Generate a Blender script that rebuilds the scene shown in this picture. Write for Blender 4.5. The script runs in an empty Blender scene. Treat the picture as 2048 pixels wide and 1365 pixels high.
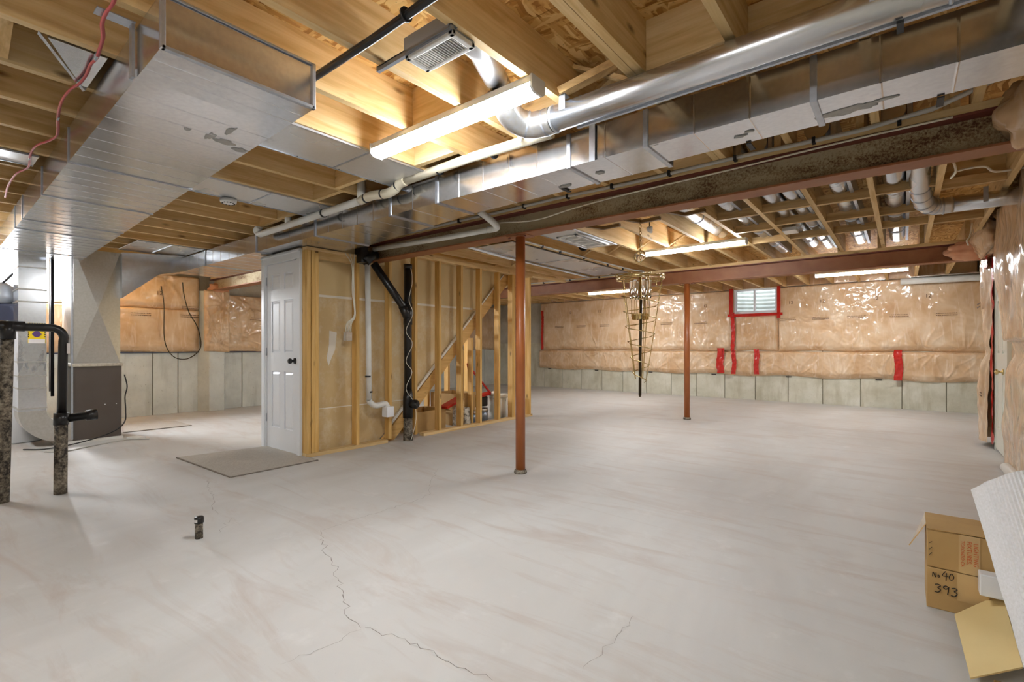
import bpy, math, random
from mathutils import Vector, noise
random.seed(11)
scene = bpy.context.scene
COL = scene.collection

# ------------------------------------------------------------------ camera, world, exposure
CAM_H = 1.151
FPX, CXP, HYP = 975.6, 1024.0, 694.0
YAW = math.atan(784 / 975.6)
cam_d = bpy.data.cameras.new('camera'); cam = bpy.data.objects.new('camera', cam_d); COL.objects.link(cam)
cam.location = (0, 0, CAM_H); cam.rotation_euler = (math.pi / 2, 0, YAW)
cam_d.sensor_width = 36; cam_d.lens = FPX / 2048 * 36; cam_d.shift_y = (HYP - 682.5) / 2048
cam_d.clip_start = 0.05; cam_d.clip_end = 100
scene.camera = cam
world = bpy.data.worlds.new('world'); scene.world = world; world.use_nodes = True
bgn = world.node_tree.nodes['Background']
bgn.inputs[0].default_value = (0.80, 0.90, 1.0, 1); bgn.inputs[1].default_value = 2.2
scene.view_settings.view_transform = 'Standard'; scene.view_settings.look = 'None'
scene.view_settings.gamma = 1; scene.view_settings.use_curve_mapping = False
scene.view_settings.exposure = 1.72
scene.cycles.diffuse_bounces = 4; scene.cycles.max_bounces = 7; scene.cycles.glossy_bounces = 3; scene.cycles.transmission_bounces = 4; scene.cycles.transparent_max_bounces = 6
scene.cycles.caustics_reflective = False; scene.cycles.caustics_refractive = False; scene.cycles.adaptive_threshold = 0.08; scene.cycles.sample_clamp_indirect = 6.0
LED_STRENGTH = 30.0
WINDOW_LIGHT = 300.0
sun_d = bpy.data.lights.new('window_daylight', 'AREA'); sun_d.shape = 'RECTANGLE'
sun_d.size = 1.5; sun_d.size_y = 0.6; sun_d.energy = WINDOW_LIGHT; sun_d.color = (0.90, 0.95, 1.0)
sun_o = bpy.data.objects.new('window_daylight', sun_d); COL.objects.link(sun_o)
sun_o.location = (-10.12, 1.0, 2.25); sun_o.rotation_euler = (0, math.radians(-75), 0)

# ------------------------------------------------------------------ survey helpers: sight line from the tripod to a known plane
_s, _c = math.sin(YAW), math.cos(YAW)
def ray(px, py):
    u = (px - CXP) / FPX; v = (HYP - py) / FPX
    return (-_s + _c * u, _c + _s * u, v)
def GZ(px, py, z=0.0):
    r = ray(px, py); t = (z - CAM_H) / r[2]; return Vector((r[0] * t, r[1] * t, z))
def GY(px, py, y):
    r = ray(px, py); t = y / r[1]; return Vector((r[0] * t, y, CAM_H + r[2] * t))
def GX(px, py, x):
    r = ray(px, py); t = x / r[0]; return Vector((x, r[1] * t, CAM_H + r[2] * t))

# ------------------------------------------------------------------ mesh builder
class MB:
    def __init__(s): s.v = []; s.f = []; s.s = []
    def add(s, vs, fs, smooth=False):
        o = len(s.v); s.v += [tuple(p) for p in vs]
        for f in fs: s.f.append([i + o for i in f]); s.s.append(smooth)
        return s
    def box(s, x0, x1, y0, y1, z0, z1):
        if x0 > x1: x0, x1 = x1, x0
        if y0 > y1: y0, y1 = y1, y0
        if z0 > z1: z0, z1 = z1, z0
        return s.add([(x0,y0,z0),(x1,y0,z0),(x1,y1,z0),(x0,y1,z0),(x0,y0,z1),(x1,y0,z1),(x1,y1,z1),(x0,y1,z1)],
              [(0,3,2,1),(4,5,6,7),(0,1,5,4),(1,2,6,5),(2,3,7,6),(3,0,4,7)])
    def bar(s, a, b, w, h, up=(0,0,1)):
        a = Vector(a); b = Vector(b); d = (b - a).normalized(); up = Vector(up)
        sd = d.cross(up)
        if sd.length < 1e-4: sd = d.cross(Vector((1,0,0)))
        sd.normalize(); u = sd.cross(d)
        vs = []
        for p in (a, b):
            for i, j in ((-1,-1),(1,-1),(1,1),(-1,1)): vs.append(p + sd * (i*w/2) + u * (j*h/2))
        return s.add(vs, [(3,2,1,0),(4,5,6,7),(0,1,5,4),(1,2,6,5),(2,3,7,6),(3,0,4,7)])
    def hexa(s, p):  # 8 corners, bottom ring then top ring
        return s.add(p, [(0,3,2,1),(4,5,6,7),(0,1,5,4),(1,2,6,5),(2,3,7,6),(3,0,4,7)])
    def prism(s, pts, ax, a0, a1):
        n = len(pts); vs = []
        for a in (a0, a1):
            for (p, q) in pts:
                vs.append((a,p,q) if ax == 'x' else (p,a,q) if ax == 'y' else (p,q,a))
        return s.add(vs, [tuple(range(n))[::-1], tuple(range(n, 2*n))] + [(i,(i+1)%n,n+(i+1)%n,n+i) for i in range(n)])
    def tube(s, pts, r, n=12, caps=True, smooth=True):
        pts = [Vector(p) for p in pts]; m = len(pts)
        rs = r if isinstance(r, (list, tuple)) else [r] * m
        tans = []
        for i in range(m):
            t = (pts[min(i+1, m-1)] - pts[max(i-1, 0)])
            tans.append(t.normalized())
        nrm = tans[0].orthogonal().normalized(); vs = []
        for i in range(m):
            if i:
                ax = tans[i-1].cross(tans[i])
                if ax.length > 1e-6:
                    from mathutils import Quaternion
                    nrm = Quaternion(ax.normalized(), tans[i-1].angle(tans[i])) @ nrm
            nrm = (nrm - tans[i] * nrm.dot(tans[i])).normalized(); b = tans[i].cross(nrm)
            for k in range(n):
                a = 2 * math.pi * k / n
                vs.append(pts[i] + (nrm * math.cos(a) + b * math.sin(a)) * rs[i])
        fs = []
        for i in range(m-1):
            for k in range(n):
                fs.append((i*n+k, i*n+(k+1)%n, (i+1)*n+(k+1)%n, (i+1)*n+k))
        s.add(vs, fs, smooth)
        if caps:
            o = len(s.v) - m*n
            s.f.append([o+k for k in range(n)][::-1]); s.s.append(False)
            s.f.append([o+(m-1)*n+k for k in range(n)]); s.s.append(False)
        return s
    def lathe(s, prof, c=(0,0,0), n=24, ax='z', smooth=True):
        vs = []
        for (r, h) in prof:
            for k in range(n):
                a = 2*math.pi*k/n; x = r*math.cos(a); y = r*math.sin(a)
                p = (x,y,h) if ax == 'z' else (h,x,y) if ax == 'x' else (y,h,x)
                vs.append((p[0]+c[0], p[1]+c[1], p[2]+c[2]))
        m = len(prof); fs = []
        for i in range(m-1):
            for k in range(n): fs.append((i*n+k, i*n+(k+1)%n, (i+1)*n+(k+1)%n, (i+1)*n+k))
        s.add(vs, fs, smooth); o = len(s.v) - m*n
        s.f.append([o+k for k in range(n)][::-1]); s.s.append(False)
        s.f.append([o+(m-1)*n+k for k in range(n)]); s.s.append(False)
        return s
    def grid(s, fn, nu, nv, smooth=True, flip=False):
        vs = [fn(i/nu, j/nv) for j in range(nv+1) for i in range(nu+1)]
        fs = []
        for j in range(nv):
            for i in range(nu):
                a = j*(nu+1)+i; q = (a, a+1, a+nu+2, a+nu+1)
                fs.append(q[::-1] if flip else q)
        return s.add(vs, fs, smooth)

STUFF = {'printed_mark', 'border_print', 'handwriting', 'chain', 'vent_slot', 'nail'}
WHOLE = {'printed_text', 'printed_size', 'end_face'}
def clusters(mb, gap=0.0015):
    """loose pieces of a builder that do not touch, each as its own builder"""
    par = list(range(len(mb.v)))
    def find(i):
        while par[i] != i: par[i] = par[par[i]]; i = par[i]
        return i
    for f in mb.f:
        r = find(f[0])
        for j in f[1:]: par[find(j)] = r
    roots = {}
    for i in range(len(mb.v)): roots.setdefault(find(i), []).append(i)
    if len(roots) == 1: return [mb]
    bbs = []
    for r, idx in roots.items():
        lo = [min(mb.v[i][k] for i in idx)-gap for k in range(3)]; hi = [max(mb.v[i][k] for i in idx)+gap for k in range(3)]; bbs.append([r, lo, hi])
    g = list(range(len(bbs)))
    def fg(i):
        while g[i] != i: i = g[i]
        return i
    for i in range(len(bbs)):
        for j in range(i):
            if all(bbs[i][1][k] <= bbs[j][2][k] and bbs[j][1][k] <= bbs[i][2][k] for k in range(3)): g[fg(i)] = fg(j)
    gid = {bbs[i][0]: fg(i) for i in range(len(bbs))}
    if len(set(gid.values())) == 1: return [mb]
    out = {}
    mp = {}
    for f, s in zip(mb.f, mb.s):
        q = gid[find(f[0])]; m = out.setdefault(q, MB()); d = mp.setdefault(q, {})
        nf = []
        for i in f:
            if i not in d: d[i] = len(m.v); m.v.append(mb.v[i])
            nf.append(d[i])
        m.f.append(nf); m.s.append(s)
    return list(out.values())
def build(name, mb, mat, parent=None, bevel=0.0, mesh=None, loc=None):
    """one mesh object; vertices come in world coordinates and are stored relative to the object's base"""
    base = Vector((0,0,0))
    if mesh is None and parent is not None and name not in STUFF and name not in WHOLE:
        cl = clusters(mb)
        if len(cl) > 1:
            return [build(name, c, mat, parent, bevel, None, loc) for c in cl][0]
    if mesh is None:
        base = Vector(loc) if loc is not None else Vector((0,0,0))
        po = parent_world(parent)
        me = bpy.data.meshes.new(name)
        off = po + base
        me.from_pydata([(v[0]-off.x, v[1]-off.y, v[2]-off.z) for v in mb.v], [], mb.f)
        me.polygons.foreach_set('use_smooth', mb.s)
        me.materials.append(mat); me.update()
    else: me = mesh; base = Vector(loc or (0,0,0))
    o = bpy.data.objects.new(name, me); COL.objects.link(o)
    if name in STUFF: o['kind'] = 'stuff'
    if parent is not None: o.parent = parent
    o.location = base
    if bevel and mesh is None:
        m = o.modifiers.new('bevel', 'BEVEL'); m.width = bevel; m.segments = 2; m.limit_method = 'ANGLE'; m.angle_limit = 0.7
        if hasattr(m, 'harden_normals'): m.harden_normals = False
    return o
def parent_world(p):
    w = Vector((0,0,0))
    while p is not None: w += Vector(p.location); p = p.parent
    return w
def thing(name, label, cat, loc=(0,0,0), group=None):
    o = bpy.data.objects.new(name, None); COL.objects.link(o); o.location = loc; o.empty_display_size = 0.1
    o['label'] = label; o['category'] = cat
    if group: o['group'] = group
    return o
def tag(o, label, cat, group=None):
    o['label'] = label; o['category'] = cat
    if group: o['group'] = group
    return o
def struct(o, label, cat=None):
    o['kind'] = 'structure'; o['label'] = label; o['category'] = cat or 'wall'
    return o
def one(name, mb, mat, label, cat, group=None, loc=(0,0,0), bevel=0.0):
    return tag(build(name, mb, mat, None, bevel, loc=loc), label, cat, group)
def arc(c, a, b, n=8, t0=0.0, t1=math.pi/2):
    """points c + a*cos + b*sin"""
    c = Vector(c); a = Vector(a); b = Vector(b)
    return [c + a*math.cos(t0+(t1-t0)*i/n) + b*math.sin(t0+(t1-t0)*i/n) for i in range(n+1)]
def smooth_path(pts, k=6):
    pts = [Vector(p) for p in pts]; out = []
    P = [pts[0]*2-pts[1]] + pts + [pts[-1]*2-pts[-2]]
    for i in range(1, len(P)-2):
        for j in range(k):
            t = j/k; a,b,c,d = P[i-1],P[i],P[i+1],P[i+2]
            out.append(0.5*((2*b)+(c-a)*t+(2*a-5*b+4*c-d)*t*t+(3*b-a-3*c+d)*t**3))
    out.append(pts[-1]); return out

# ------------------------------------------------------------------ materials
def lin(c):
    out = []
    for x in c[:3]:
        x /= 255.0; out.append(x/12.92 if x <= 0.04045 else ((x+0.055)/1.055)**2.4)
    return (*out, 1.0)
class NT:
    def __init__(s, name):
        s.m = bpy.data.materials.new(name); s.m.use_nodes = True; s.t = s.m.node_tree; s.n = s.t.nodes
        s.b = s.n['Principled BSDF']
    def N(s, ty, **kw):
        n = s.n.new(ty)
        for k, v in kw.items(): setattr(n, k, v)
        return n
    def L(s, a, b): s.t.links.new(a, b)
    def coord(s, scale=(1,1,1), which='Object', rnd=True):
        tc = s.N('ShaderNodeTexCoord'); mp = s.N('ShaderNodeMapping'); mp.inputs['Scale'].default_value = scale
        s.L(tc.outputs[which], mp.inputs['Vector'])
        if rnd:
            oi = s.N('ShaderNodeObjectInfo'); mm = s.N('ShaderNodeMath', operation='MULTIPLY'); mm.inputs[1].default_value = 37.0
            s.L(oi.outputs['Random'], mm.inputs[0]); s.L(mm.outputs[0], mp.inputs['Location'])
        return mp.outputs[0]
    def noise(s, vec, scale, detail=4, rough=0.55, dist=0.0, ty='FBM'):
        n = s.N('ShaderNodeTexNoise'); n.noise_type = ty
        n.inputs['Scale'].default_value = scale; n.inputs['Detail'].default_value = detail
        n.inputs['Roughness'].default_value = rough; n.inputs['Distortion'].default_value = dist
        s.L(vec, n.inputs['Vector']); return n.outputs[0]
    def ramp(s, fac, stops):
        r = s.N('ShaderNodeValToRGB'); e = r.color_ramp.elements
        while len(e) < len(stops): e.new(0.5)
        for i, (p, c) in enumerate(stops): e[i].position = p; e[i].color = lin(c) if max(c) > 1 or len(c) == 3 else c
        s.L(fac, r.inputs[0]); return r.outputs[0]
    def val(s, fac, a, b, lo=0.0, hi=1.0):
        r = s.N('ShaderNodeMapRange'); r.inputs['From Min'].default_value = lo; r.inputs['From Max'].default_value = hi
        r.inputs['To Min'].default_value = a; r.inputs['To Max'].default_value = b; s.L(fac, r.inputs[0]); return r.outputs[0]
    def mix(s, fac, a, b, mode='MIX'):
        m = s.N('ShaderNodeMix', data_type='RGBA', blend_type=mode)
        for sock, v in ((m.inputs[0], fac), (m.inputs[6], a), (m.inputs[7], b)):
            if hasattr(v, 'is_linked'): s.L(v, sock)
            else: sock.default_value = v
        return m.outputs[2]
    def bump(s, h, strength=0.3, dist=0.01, nrm=None):
        b = s.N('ShaderNodeBump'); b.inputs['Strength'].default_value = strength; b.inputs['Distance'].default_value = dist
        s.L(h, b.inputs['Height'])
        if nrm is not None: s.L(nrm, b.inputs['Normal'])
        s.L(b.outputs[0], s.b.inputs['Normal']); return b.outputs[0]
    def set(s, **kw):
        nm = {'base':'Base Color','rough':'Roughness','metal':'Metallic','coat':'Coat Weight','coat_r':'Coat Roughness','spec':'Specular IOR Level',
              'emit':'Emission Color','emit_s':'Emission Strength','trans':'Transmission Weight','ior':'IOR','alpha':'Alpha','sheen':'Sheen Weight','aniso':'Anisotropic'}
        for k, v in kw.items():
            sk = s.b.inputs[nm[k]]
            if hasattr(v, 'is_linked'): s.L(v, sk)
            else: sk.default_value = v
        return s.m
def simple(name, c, rough=0.5, metal=0.0, c2=None, ns=6, bump=0.0, bs=60, scale=(1,1,1), spec=0.5, coat=0.0, det=4, lo=0.3, hi=0.7):
    k = NT(name); v = k.coord(scale)
    if c2 is None: base = lin(c)
    else: base = k.ramp(k.noise(v, ns, det), [(lo, c), (hi, c2)])
    k.set(base=base, rough=rough, metal=metal, spec=spec, coat=coat)
    if bump: k.bump(k.noise(v, bs, 3), bump, 0.004)
    return k.m
def wood(name, ax, c_lo, c_mid, c_hi, knots=True, rough=0.62):
    k = NT(name); sc = [9.0, 9.0, 9.0]; sc['xyz'.index(ax)] = 0.7
    v = k.coord(tuple(sc)); g = k.noise(v, 2.2, 3, 0.6, 0.6)
    col = k.ramp(g, [(0.28, c_lo), (0.5, c_mid), (0.75, c_hi)])
    sc2 = [30.0, 30.0, 30.0]; sc2['xyz'.index(ax)] = 1.2
    fine = k.noise(k.coord(tuple(sc2)), 3.0, 2)
    col = k.mix(k.val(fine, 0.0, 0.35, 0.45, 0.8), col, lin(c_lo), 'MIX')
    if knots:
        sc3 = [9.0, 9.0, 9.0]; sc3['xyz'.index(ax)] = 3.4
        vo = k.N('ShaderNodeTexVoronoi'); vo.inputs['Scale'].default_value = 1.0; vo.inputs['Randomness'].default_value = 1.0
        k.L(k.coord(tuple(sc3)), vo.inputs['Vector'])
        kd = k.val(vo.outputs['Distance'], 1.0, 0.0, 0.03, 0.17)
        sep = k.N('ShaderNodeSeparateColor'); k.L(vo.outputs['Color'], sep.inputs[0])
        gate = k.N('ShaderNodeMath', operation='GREATER_THAN'); gate.inputs[1].default_value = 0.52; k.L(sep.outputs[0], gate.inputs[0])
        mu = k.N('ShaderNodeMath', operation='MULTIPLY'); k.L(kd, mu.inputs[0]); k.L(gate.outputs[0], mu.inputs[1])
        m2 = k.N('ShaderNodeMath', operation='MULTIPLY'); m2.inputs[1].default_value = 0.8; k.L(mu.outputs[0], m2.inputs[0])
        col = k.mix(m2.outputs[0], col, lin((92, 56, 24)))
    oi = k.N('ShaderNodeObjectInfo'); hs = k.N('ShaderNodeHueSaturation'); k.L(k.val(oi.outputs['Random'], 0.86, 1.10), hs.inputs['Value'])
    k.L(col, hs.inputs['Color'])
    k.set(base=hs.outputs[0], rough=rough, spec=0.3); k.bump(fine, 0.12, 0.002)
    return k.m
WC = ((200,162,104), (224,192,138), (236,210,162))
M = {}
for a_ in 'xyz': M['wood_'+a_] = wood('spruce_lumber_'+a_, a_, *WC)
M['stud'] = wood('stud_lumber', 'z', (200,154,84), (224,180,108), (236,198,134))
M['stringer'] = wood('stringer_lumber', 'y', (196,150,84), (214,170,104), (228,188,126))
M['oldwood'] = wood('rough_offcut', 'x', (168,132,84), (206,172,120), (224,194,146))

def osb():
    k = NT('osb_sheathing'); v = k.coord((1,1,1), rnd=False)
    ds = k.N('ShaderNodeTexNoise'); ds.inputs['Scale'].default_value = 5.0; ds.inputs['Detail'].default_value = 1; k.L(v, ds.inputs['Vector'])
    vm = k.N('ShaderNodeVectorMath', operation='MULTIPLY_ADD'); k.L(ds.outputs[1], vm.inputs[0]); vm.inputs[1].default_value = (0.07,0.07,0); k.L(v, vm.inputs[2])
    cols = []
    for sc, rot in (((44,6,1),0.55),((6,40,1),0.35)):
        mp = k.N('ShaderNodeMapping'); mp.inputs['Scale'].default_value = sc; mp.inputs['Rotation'].default_value = (0,0,rot); k.L(vm.outputs[0], mp.inputs['Vector'])
        vo = k.N('ShaderNodeTexVoronoi'); vo.inputs['Scale'].default_value = 1.3; k.L(mp.outputs[0], vo.inputs['Vector'])
        sp = k.N('ShaderNodeSeparateColor'); k.L(vo.outputs['Color'], sp.inputs[0]); cols.append((sp.outputs[0], vo.outputs['Distance']))
    sel = k.noise(v, 9, 2); fac = k.val(sel, 0, 1, 0.47, 0.53)
    mx = k.N('ShaderNodeMix'); k.L(fac, mx.inputs[0]); k.L(cols[0][0], mx.inputs[2]); k.L(cols[1][0], mx.inputs[3])
    col = k.ramp(mx.outputs[0], [(0.0,(146,96,40)),(0.25,(190,140,74)),(0.6,(212,166,98)),(1.0,(232,196,132))])
    dk = k.noise(v, 60, 3); col = k.mix(k.val(dk, 0.0, 0.7, 0.62, 0.75), col, lin((100,60,24)))
    k.set(base=col, rough=0.7, spec=0.25); k.bump(mx.outputs[0], 0.3, 0.003); return k.m
M['osb'] = osb()

def galv(name, base=(222,224,228), r0=0.13, r1=0.26, smudge=0.6, bumpy=0.02, tint=(210,212,216), smscale=1.6, metal=0.95):
    k = NT(name); v = k.coord((1,1,1)); big = k.noise(v, 1.3, 3); fine = k.noise(v, 45, 2)
    sm = k.noise(k.coord((1,2.2,1)), smscale, 4, 0.62); smk = k.val(sm, 0.0, smudge, 0.655, 0.69)
    col = k.ramp(fine, [(0.3, base), (0.7, tint)])
    col = k.mix(smk, col, lin((128,128,126)))
    rg = k.val(big, r0, r1, 0.3, 0.7)
    ad = k.N('ShaderNodeMath', operation='MULTIPLY_ADD'); k.L(smk, ad.inputs[0]); ad.inputs[1].default_value = 0.25; k.L(rg, ad.inputs[2])
    k.set(base=col, metal=metal, rough=ad.outputs[0]); k.bump(k.noise(v, 3.0, 2), bumpy, 0.02); return k.m
M['galv'] = galv('galvanized_sheet')
M['galv_round'] = galv('galvanized_round_pipe', base=(214,216,220), r0=0.2, r1=0.32, smudge=0.35, bumpy=0.01)
M['galv_dull'] = galv('galvanized_dull', base=(206,204,200), r0=0.30, r1=0.42, smudge=0.25, tint=(196,194,188))
M['galv_edge'] = simple('galvanized_folded_edge', (196,202,212), 0.38, 0.85, (180,186,196), 30)
M['scuff'] = simple('dull_scuffed_zinc', (164,163,160), 0.7, 0.4, (178,177,174), 40)
M['pan'] = galv('galvanized_joist_pan', base=(222,222,222), r0=0.22, r1=0.36, smudge=0.2, tint=(218,218,218), metal=0.55)
M['foil'] = galv('crinkled_foil_elbow', base=(205,203,198), r0=0.3, r1=0.42, bumpy=0.15)

def floor_mat():
    k = NT('concrete_slab'); v = k.coord((1,1,1), rnd=False)
    a = k.noise(k.coord((0.9,0.35,1), rnd=False), 1.1, 5, 0.62, 0.8); b = k.noise(v, 4.5, 5, 0.65); st = k.noise(k.coord((0.5,2.4,1), rnd=False), 1.6, 5, 0.68, 1.2)
    col = k.ramp(a, [(0.30,(184,181,178)),(0.5,(197,195,192)),(0.72,(208,207,205))])
    col = k.mix(k.val(st, 0.0, 0.7, 0.50, 0.70), col, lin((184,172,164)))
    col = k.mix(k.val(b, 0.0, 0.5, 0.60, 0.80), col, lin((222,221,220)))
    sp = k.noise(v, 150, 2); col = k.mix(k.val(sp, 0.0, 0.5, 0.70, 0.80), col, lin((150,142,136)))
    k.set(base=col, rough=k.val(a, 0.42, 0.62, 0.3, 0.7), spec=0.4)
    k.bump(b, 0.12, 0.01); return k.m
M['floor'] = floor_mat()
M['crack'] = simple('crack_grey', (112,104,98), 0.9)  # plain dark grey of the crack lines
def conc(name, c0, c1, c2, stain):
    k = NT(name); v = k.coord((1,1,1)); a = k.noise(v, 2.2, 4, 0.65); st = k.noise(k.coord((3,3,0.6)), 1.6, 4, 0.6)
    col = k.ramp(a, [(0.3,c0),(0.5,c1),(0.72,c2)]); col = k.mix(k.val(st, 0.0, 0.7, 0.52, 0.72), col, lin(stain))
    pit = k.noise(v, 38, 3); col = k.mix(k.val(pit, 0, 0.6, 0.66, 0.76), col, lin((120,116,100)))
    k.set(base=col, rough=0.82, spec=0.25); k.bump(pit, 0.4, 0.006); return k.m
M['conc_back'] = conc('poured_concrete_tan', (188,184,164), (206,203,186), (220,217,204), (172,164,138))
M['conc_left'] = conc('poured_concrete_grey', (196,198,194), (210,213,208), (222,225,220), (180,182,174))
M['wall_plain'] = conc('plain_foundation', (176,172,160), (192,188,176), (206,202,192), (168,162,148))
M['groove'] = simple('form_joint', (120,114,92), 0.9)

def insul():
    k = NT('poly_wrapped_insulation'); v = k.coord((1,1,1))
    a = k.noise(v, 2.4, 3, 0.6, 0.5); col = k.ramp(a, [(0.28,(200,158,114)),(0.5,(216,182,144)),(0.75,(230,206,176))])
    w = k.noise(k.coord((1.0,1.0,0.8)), 5.5, 2, 0.6, 0.8, 'RIDGED_MULTIFRACTAL')
    mpr = k.N('ShaderNodeMapping'); mpr.inputs['Rotation'].default_value = (0.6,0.6,0.2); mpr.inputs['Scale'].default_value = (3.2,3.2,0.55); k.L(v, mpr.inputs['Vector'])
    cr = k.noise(mpr.outputs[0], 4.5, 2, 0.55, 0.9)
    col = k.mix(k.val(cr, 0.0, 0.40, 0.54, 0.72), col, lin((246,230,208)))  # milky film; pale streaks painted in for highlights on the wrinkles
    k.set(base=col, rough=0.55, spec=0.3, coat=1.0, coat_r=0.11)
    vo = k.N('ShaderNodeTexVoronoi'); vo.inputs['Scale'].default_value = 4.5
    dsn = k.N('ShaderNodeTexNoise'); dsn.inputs['Scale'].default_value = 3.0; dsn.inputs['Detail'].default_value = 1; k.L(v, dsn.inputs['Vector'])
    vm = k.N('ShaderNodeVectorMath', operation='MULTIPLY_ADD'); k.L(dsn.outputs[1], vm.inputs[0]); vm.inputs[1].default_value = (0.5,0.5,0.5); k.L(v, vm.inputs[2]); k.L(vm.outputs[0], vo.inputs['Vector'])
    w2 = k.N('ShaderNodeMath', operation='MULTIPLY_ADD'); k.L(vo.outputs['Distance'], w2.inputs[0]); w2.inputs[1].default_value = 1.6; k.L(w, w2.inputs[2]); w = w2.outputs[0]
    hh = k.N('ShaderNodeMath', operation='MULTIPLY_ADD'); k.L(cr, hh.inputs[0]); hh.inputs[1].default_value = 1.0; k.L(w, hh.inputs[2])
    b = k.N('ShaderNodeBump'); b.inputs['Strength'].default_value = 0.6; b.inputs['Distance'].default_value = 0.016; k.L(hh.outputs[0], b.inputs['Height'])
    k.L(b.outputs[0], k.b.inputs['Coat Normal']); return k.m
M['insul'] = insul()
M['insul_pink'] = simple('loose_fibreglass', (226,172,136), 0.85, 0, (208,146,110), 9, 0.5, 20)
M['tape'] = simple('red_sheathing_tape', (208,36,20), 0.28, 0, (178,20,12), 12, 0.6, 30, coat=0.4)
M['print'] = simple('black_print', (96,66,44), 0.7)
def beam_web():
    k = NT('overspray_steel_web'); v = k.coord((0.35,1,1), rnd=False); a = k.noise(v, 4.5, 3, 0.6); s = k.noise(k.coord((1,1,1), rnd=False), 95, 3, 0.75)
    ad = k.N('ShaderNodeMath', operation='MULTIPLY_ADD'); k.L(s, ad.inputs[0]); ad.inputs[1].default_value = 0.75; k.L(a, ad.inputs[2])
    col = k.ramp(ad.outputs[0], [(0.66,(96,66,48)),(0.76,(150,128,96)),(0.88,(184,168,136))])
    k.set(base=col, rough=0.78, spec=0.25); k.bump(s, 0.3, 0.004); return k.m
M['web'] = beam_web()
M['redsteel'] = simple('red_oxide_steel', (158,104,66), 0.5, 0, (140,84,50), 5, 0.15, 60)
M['redsteel_dk'] = simple('red_oxide_steel_dark', (120,62,48), 0.5, 0, (104,50,40), 5)
M['rustpost'] = simple('rust_brown_post', (180,106,56), 0.38, 0, (150,82,38), 7, 0.1, 50, scale=(1,1,0.3))
M['white'] = simple('white_paint', (236,238,242), 0.35)
M['whitemetal'] = simple('white_enamel', (234,234,232), 0.4)
M['pvc'] = simple('white_pvc', (232,232,228), 0.35, 0, (220,218,212), 8)
M['pvc_cream'] = simple('cream_pvc', (236,228,206), 0.38, 0, (224,214,188), 6)
M['black'] = simple('black_abs', (26,24,24), 0.32)
M['blackrub'] = simple('black_cable_jacket', (30,30,32), 0.38)
def mud():
    k = NT('mud_spattered_abs'); v = k.coord((1,1,1), rnd=False); n = k.noise(v, 34, 3, 0.7); n2 = k.noise(v, 5, 3)
    ad = k.N('ShaderNodeMath', operation='MULTIPLY_ADD'); k.L(n2, ad.inputs[0]); ad.inputs[1].default_value = 0.6; k.L(n, ad.inputs[2])
    col = k.ramp(ad.outputs[0], [(0.64,(44,38,33)),(0.80,(112,102,88)),(1.0,(168,158,140))])
    k.set(base=col, rough=0.8); k.bump(n, 0.4, 0.004); return k.m
M['mud'] = mud()
M['furnace'] = simple('dark_taupe_enamel', (96,87,82), 0.42, 0.2, (90,81,76), 3)
M['brass'] = simple('polished_brass', (220,196,140), 0.25, 1.0, (200,172,112), 8)
M['bronze'] = simple('dark_bronze', (70,58,40), 0.35, 0.8)
def glass():
    k = NT('clear_glass'); k.set(base=(0.95,0.97,0.97,1), rough=0.03, trans=1.0, ior=1.3); return k.m
M['glass'] = glass()
def pane():
    k = NT('window_pane'); tr = k.N('ShaderNodeBsdfTransparent'); gl = k.N('ShaderNodeBsdfGlossy'); gl.inputs['Roughness'].default_value = 0.02; mx = k.N('ShaderNodeMixShader'); mx.inputs[0].default_value = 0.12
    k.L(tr.outputs[0], mx.inputs[1]); k.L(gl.outputs[0], mx.inputs[2]); k.L(mx.outputs[0], k.n['Material Output'].inputs['Surface']); return k.m
M['pane'] = pane()
def drywall():
    k = NT('drywall_back_paper'); v = k.coord((1,1,1)); a = k.noise(v, 1.8, 4, 0.6); b = k.noise(v, 5, 4, 0.7)
    col = k.ramp(a, [(0.3,(206,178,130)),(0.7,(220,194,148))]); col = k.mix(k.val(b, 0, 0.75, 0.48, 0.68), col, lin((226,210,178)))
    k.set(base=col, rough=0.85, spec=0.2); return k.m
M['drywall'] = drywall()
M['drywall_up'] = simple('drywall_clean_paper', (220,196,148), 0.85, 0, (212,186,136), 2)
M['mud_joint'] = simple('joint_compound', (236,228,214), 0.8)
M['card'] = simple('brown_cardboard', (196,160,104), 0.75, 0, (180,144,90), 4)
M['card_dark'] = simple('cardboard_shadow_side', (178,140,88), 0.8)
M['cream_card'] = simple('cream_cardboard', (232,208,150), 0.7, 0, (222,196,138), 2)
M['bracket'] = simple('brown_bracket', (120,92,52), 0.6)
M['ink'] = simple('marker_ink', (40,28,20), 0.6)
M['orange_ink'] = simple('orange_print', (204,96,44), 0.7)
M['clear_tape'] = simple('packing_tape', (206,172,120), 0.15, 0, coat=0.8)
M['mat'] = simple('grey_doormat', (194,188,178), 0.95, 0, (174,166,156), 70, 0.8, 260)
M['mat_edge'] = simple('doormat_binding', (128,118,108), 0.9)
M['redcable'] = simple('red_cable', (206,92,96), 0.4)
M['whitewire'] = simple('white_wire', (232,226,210), 0.45)
M['greywire'] = simple('grey_cable', (188,186,180), 0.45)
M['strap'] = simple('black_strap', (28,28,30), 0.5)
M['grille_dark'] = simple('grille_dark', (40,40,42), 0.7)
M['seal'] = simple('duct_mastic', (210,204,190), 0.7, 0, (176,166,150), 30, 0.5, 60)
M['signy'] = simple('yellow_label', (238,206,30), 0.5)
M['signp'] = simple('violet_emblem', (92,62,120), 0.5)
M['signw'] = simple('white_label', (228,222,220), 0.5)
M['bluebox'] = simple('slate_sheet_metal', (150,158,170), 0.35, 0.5)
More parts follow.
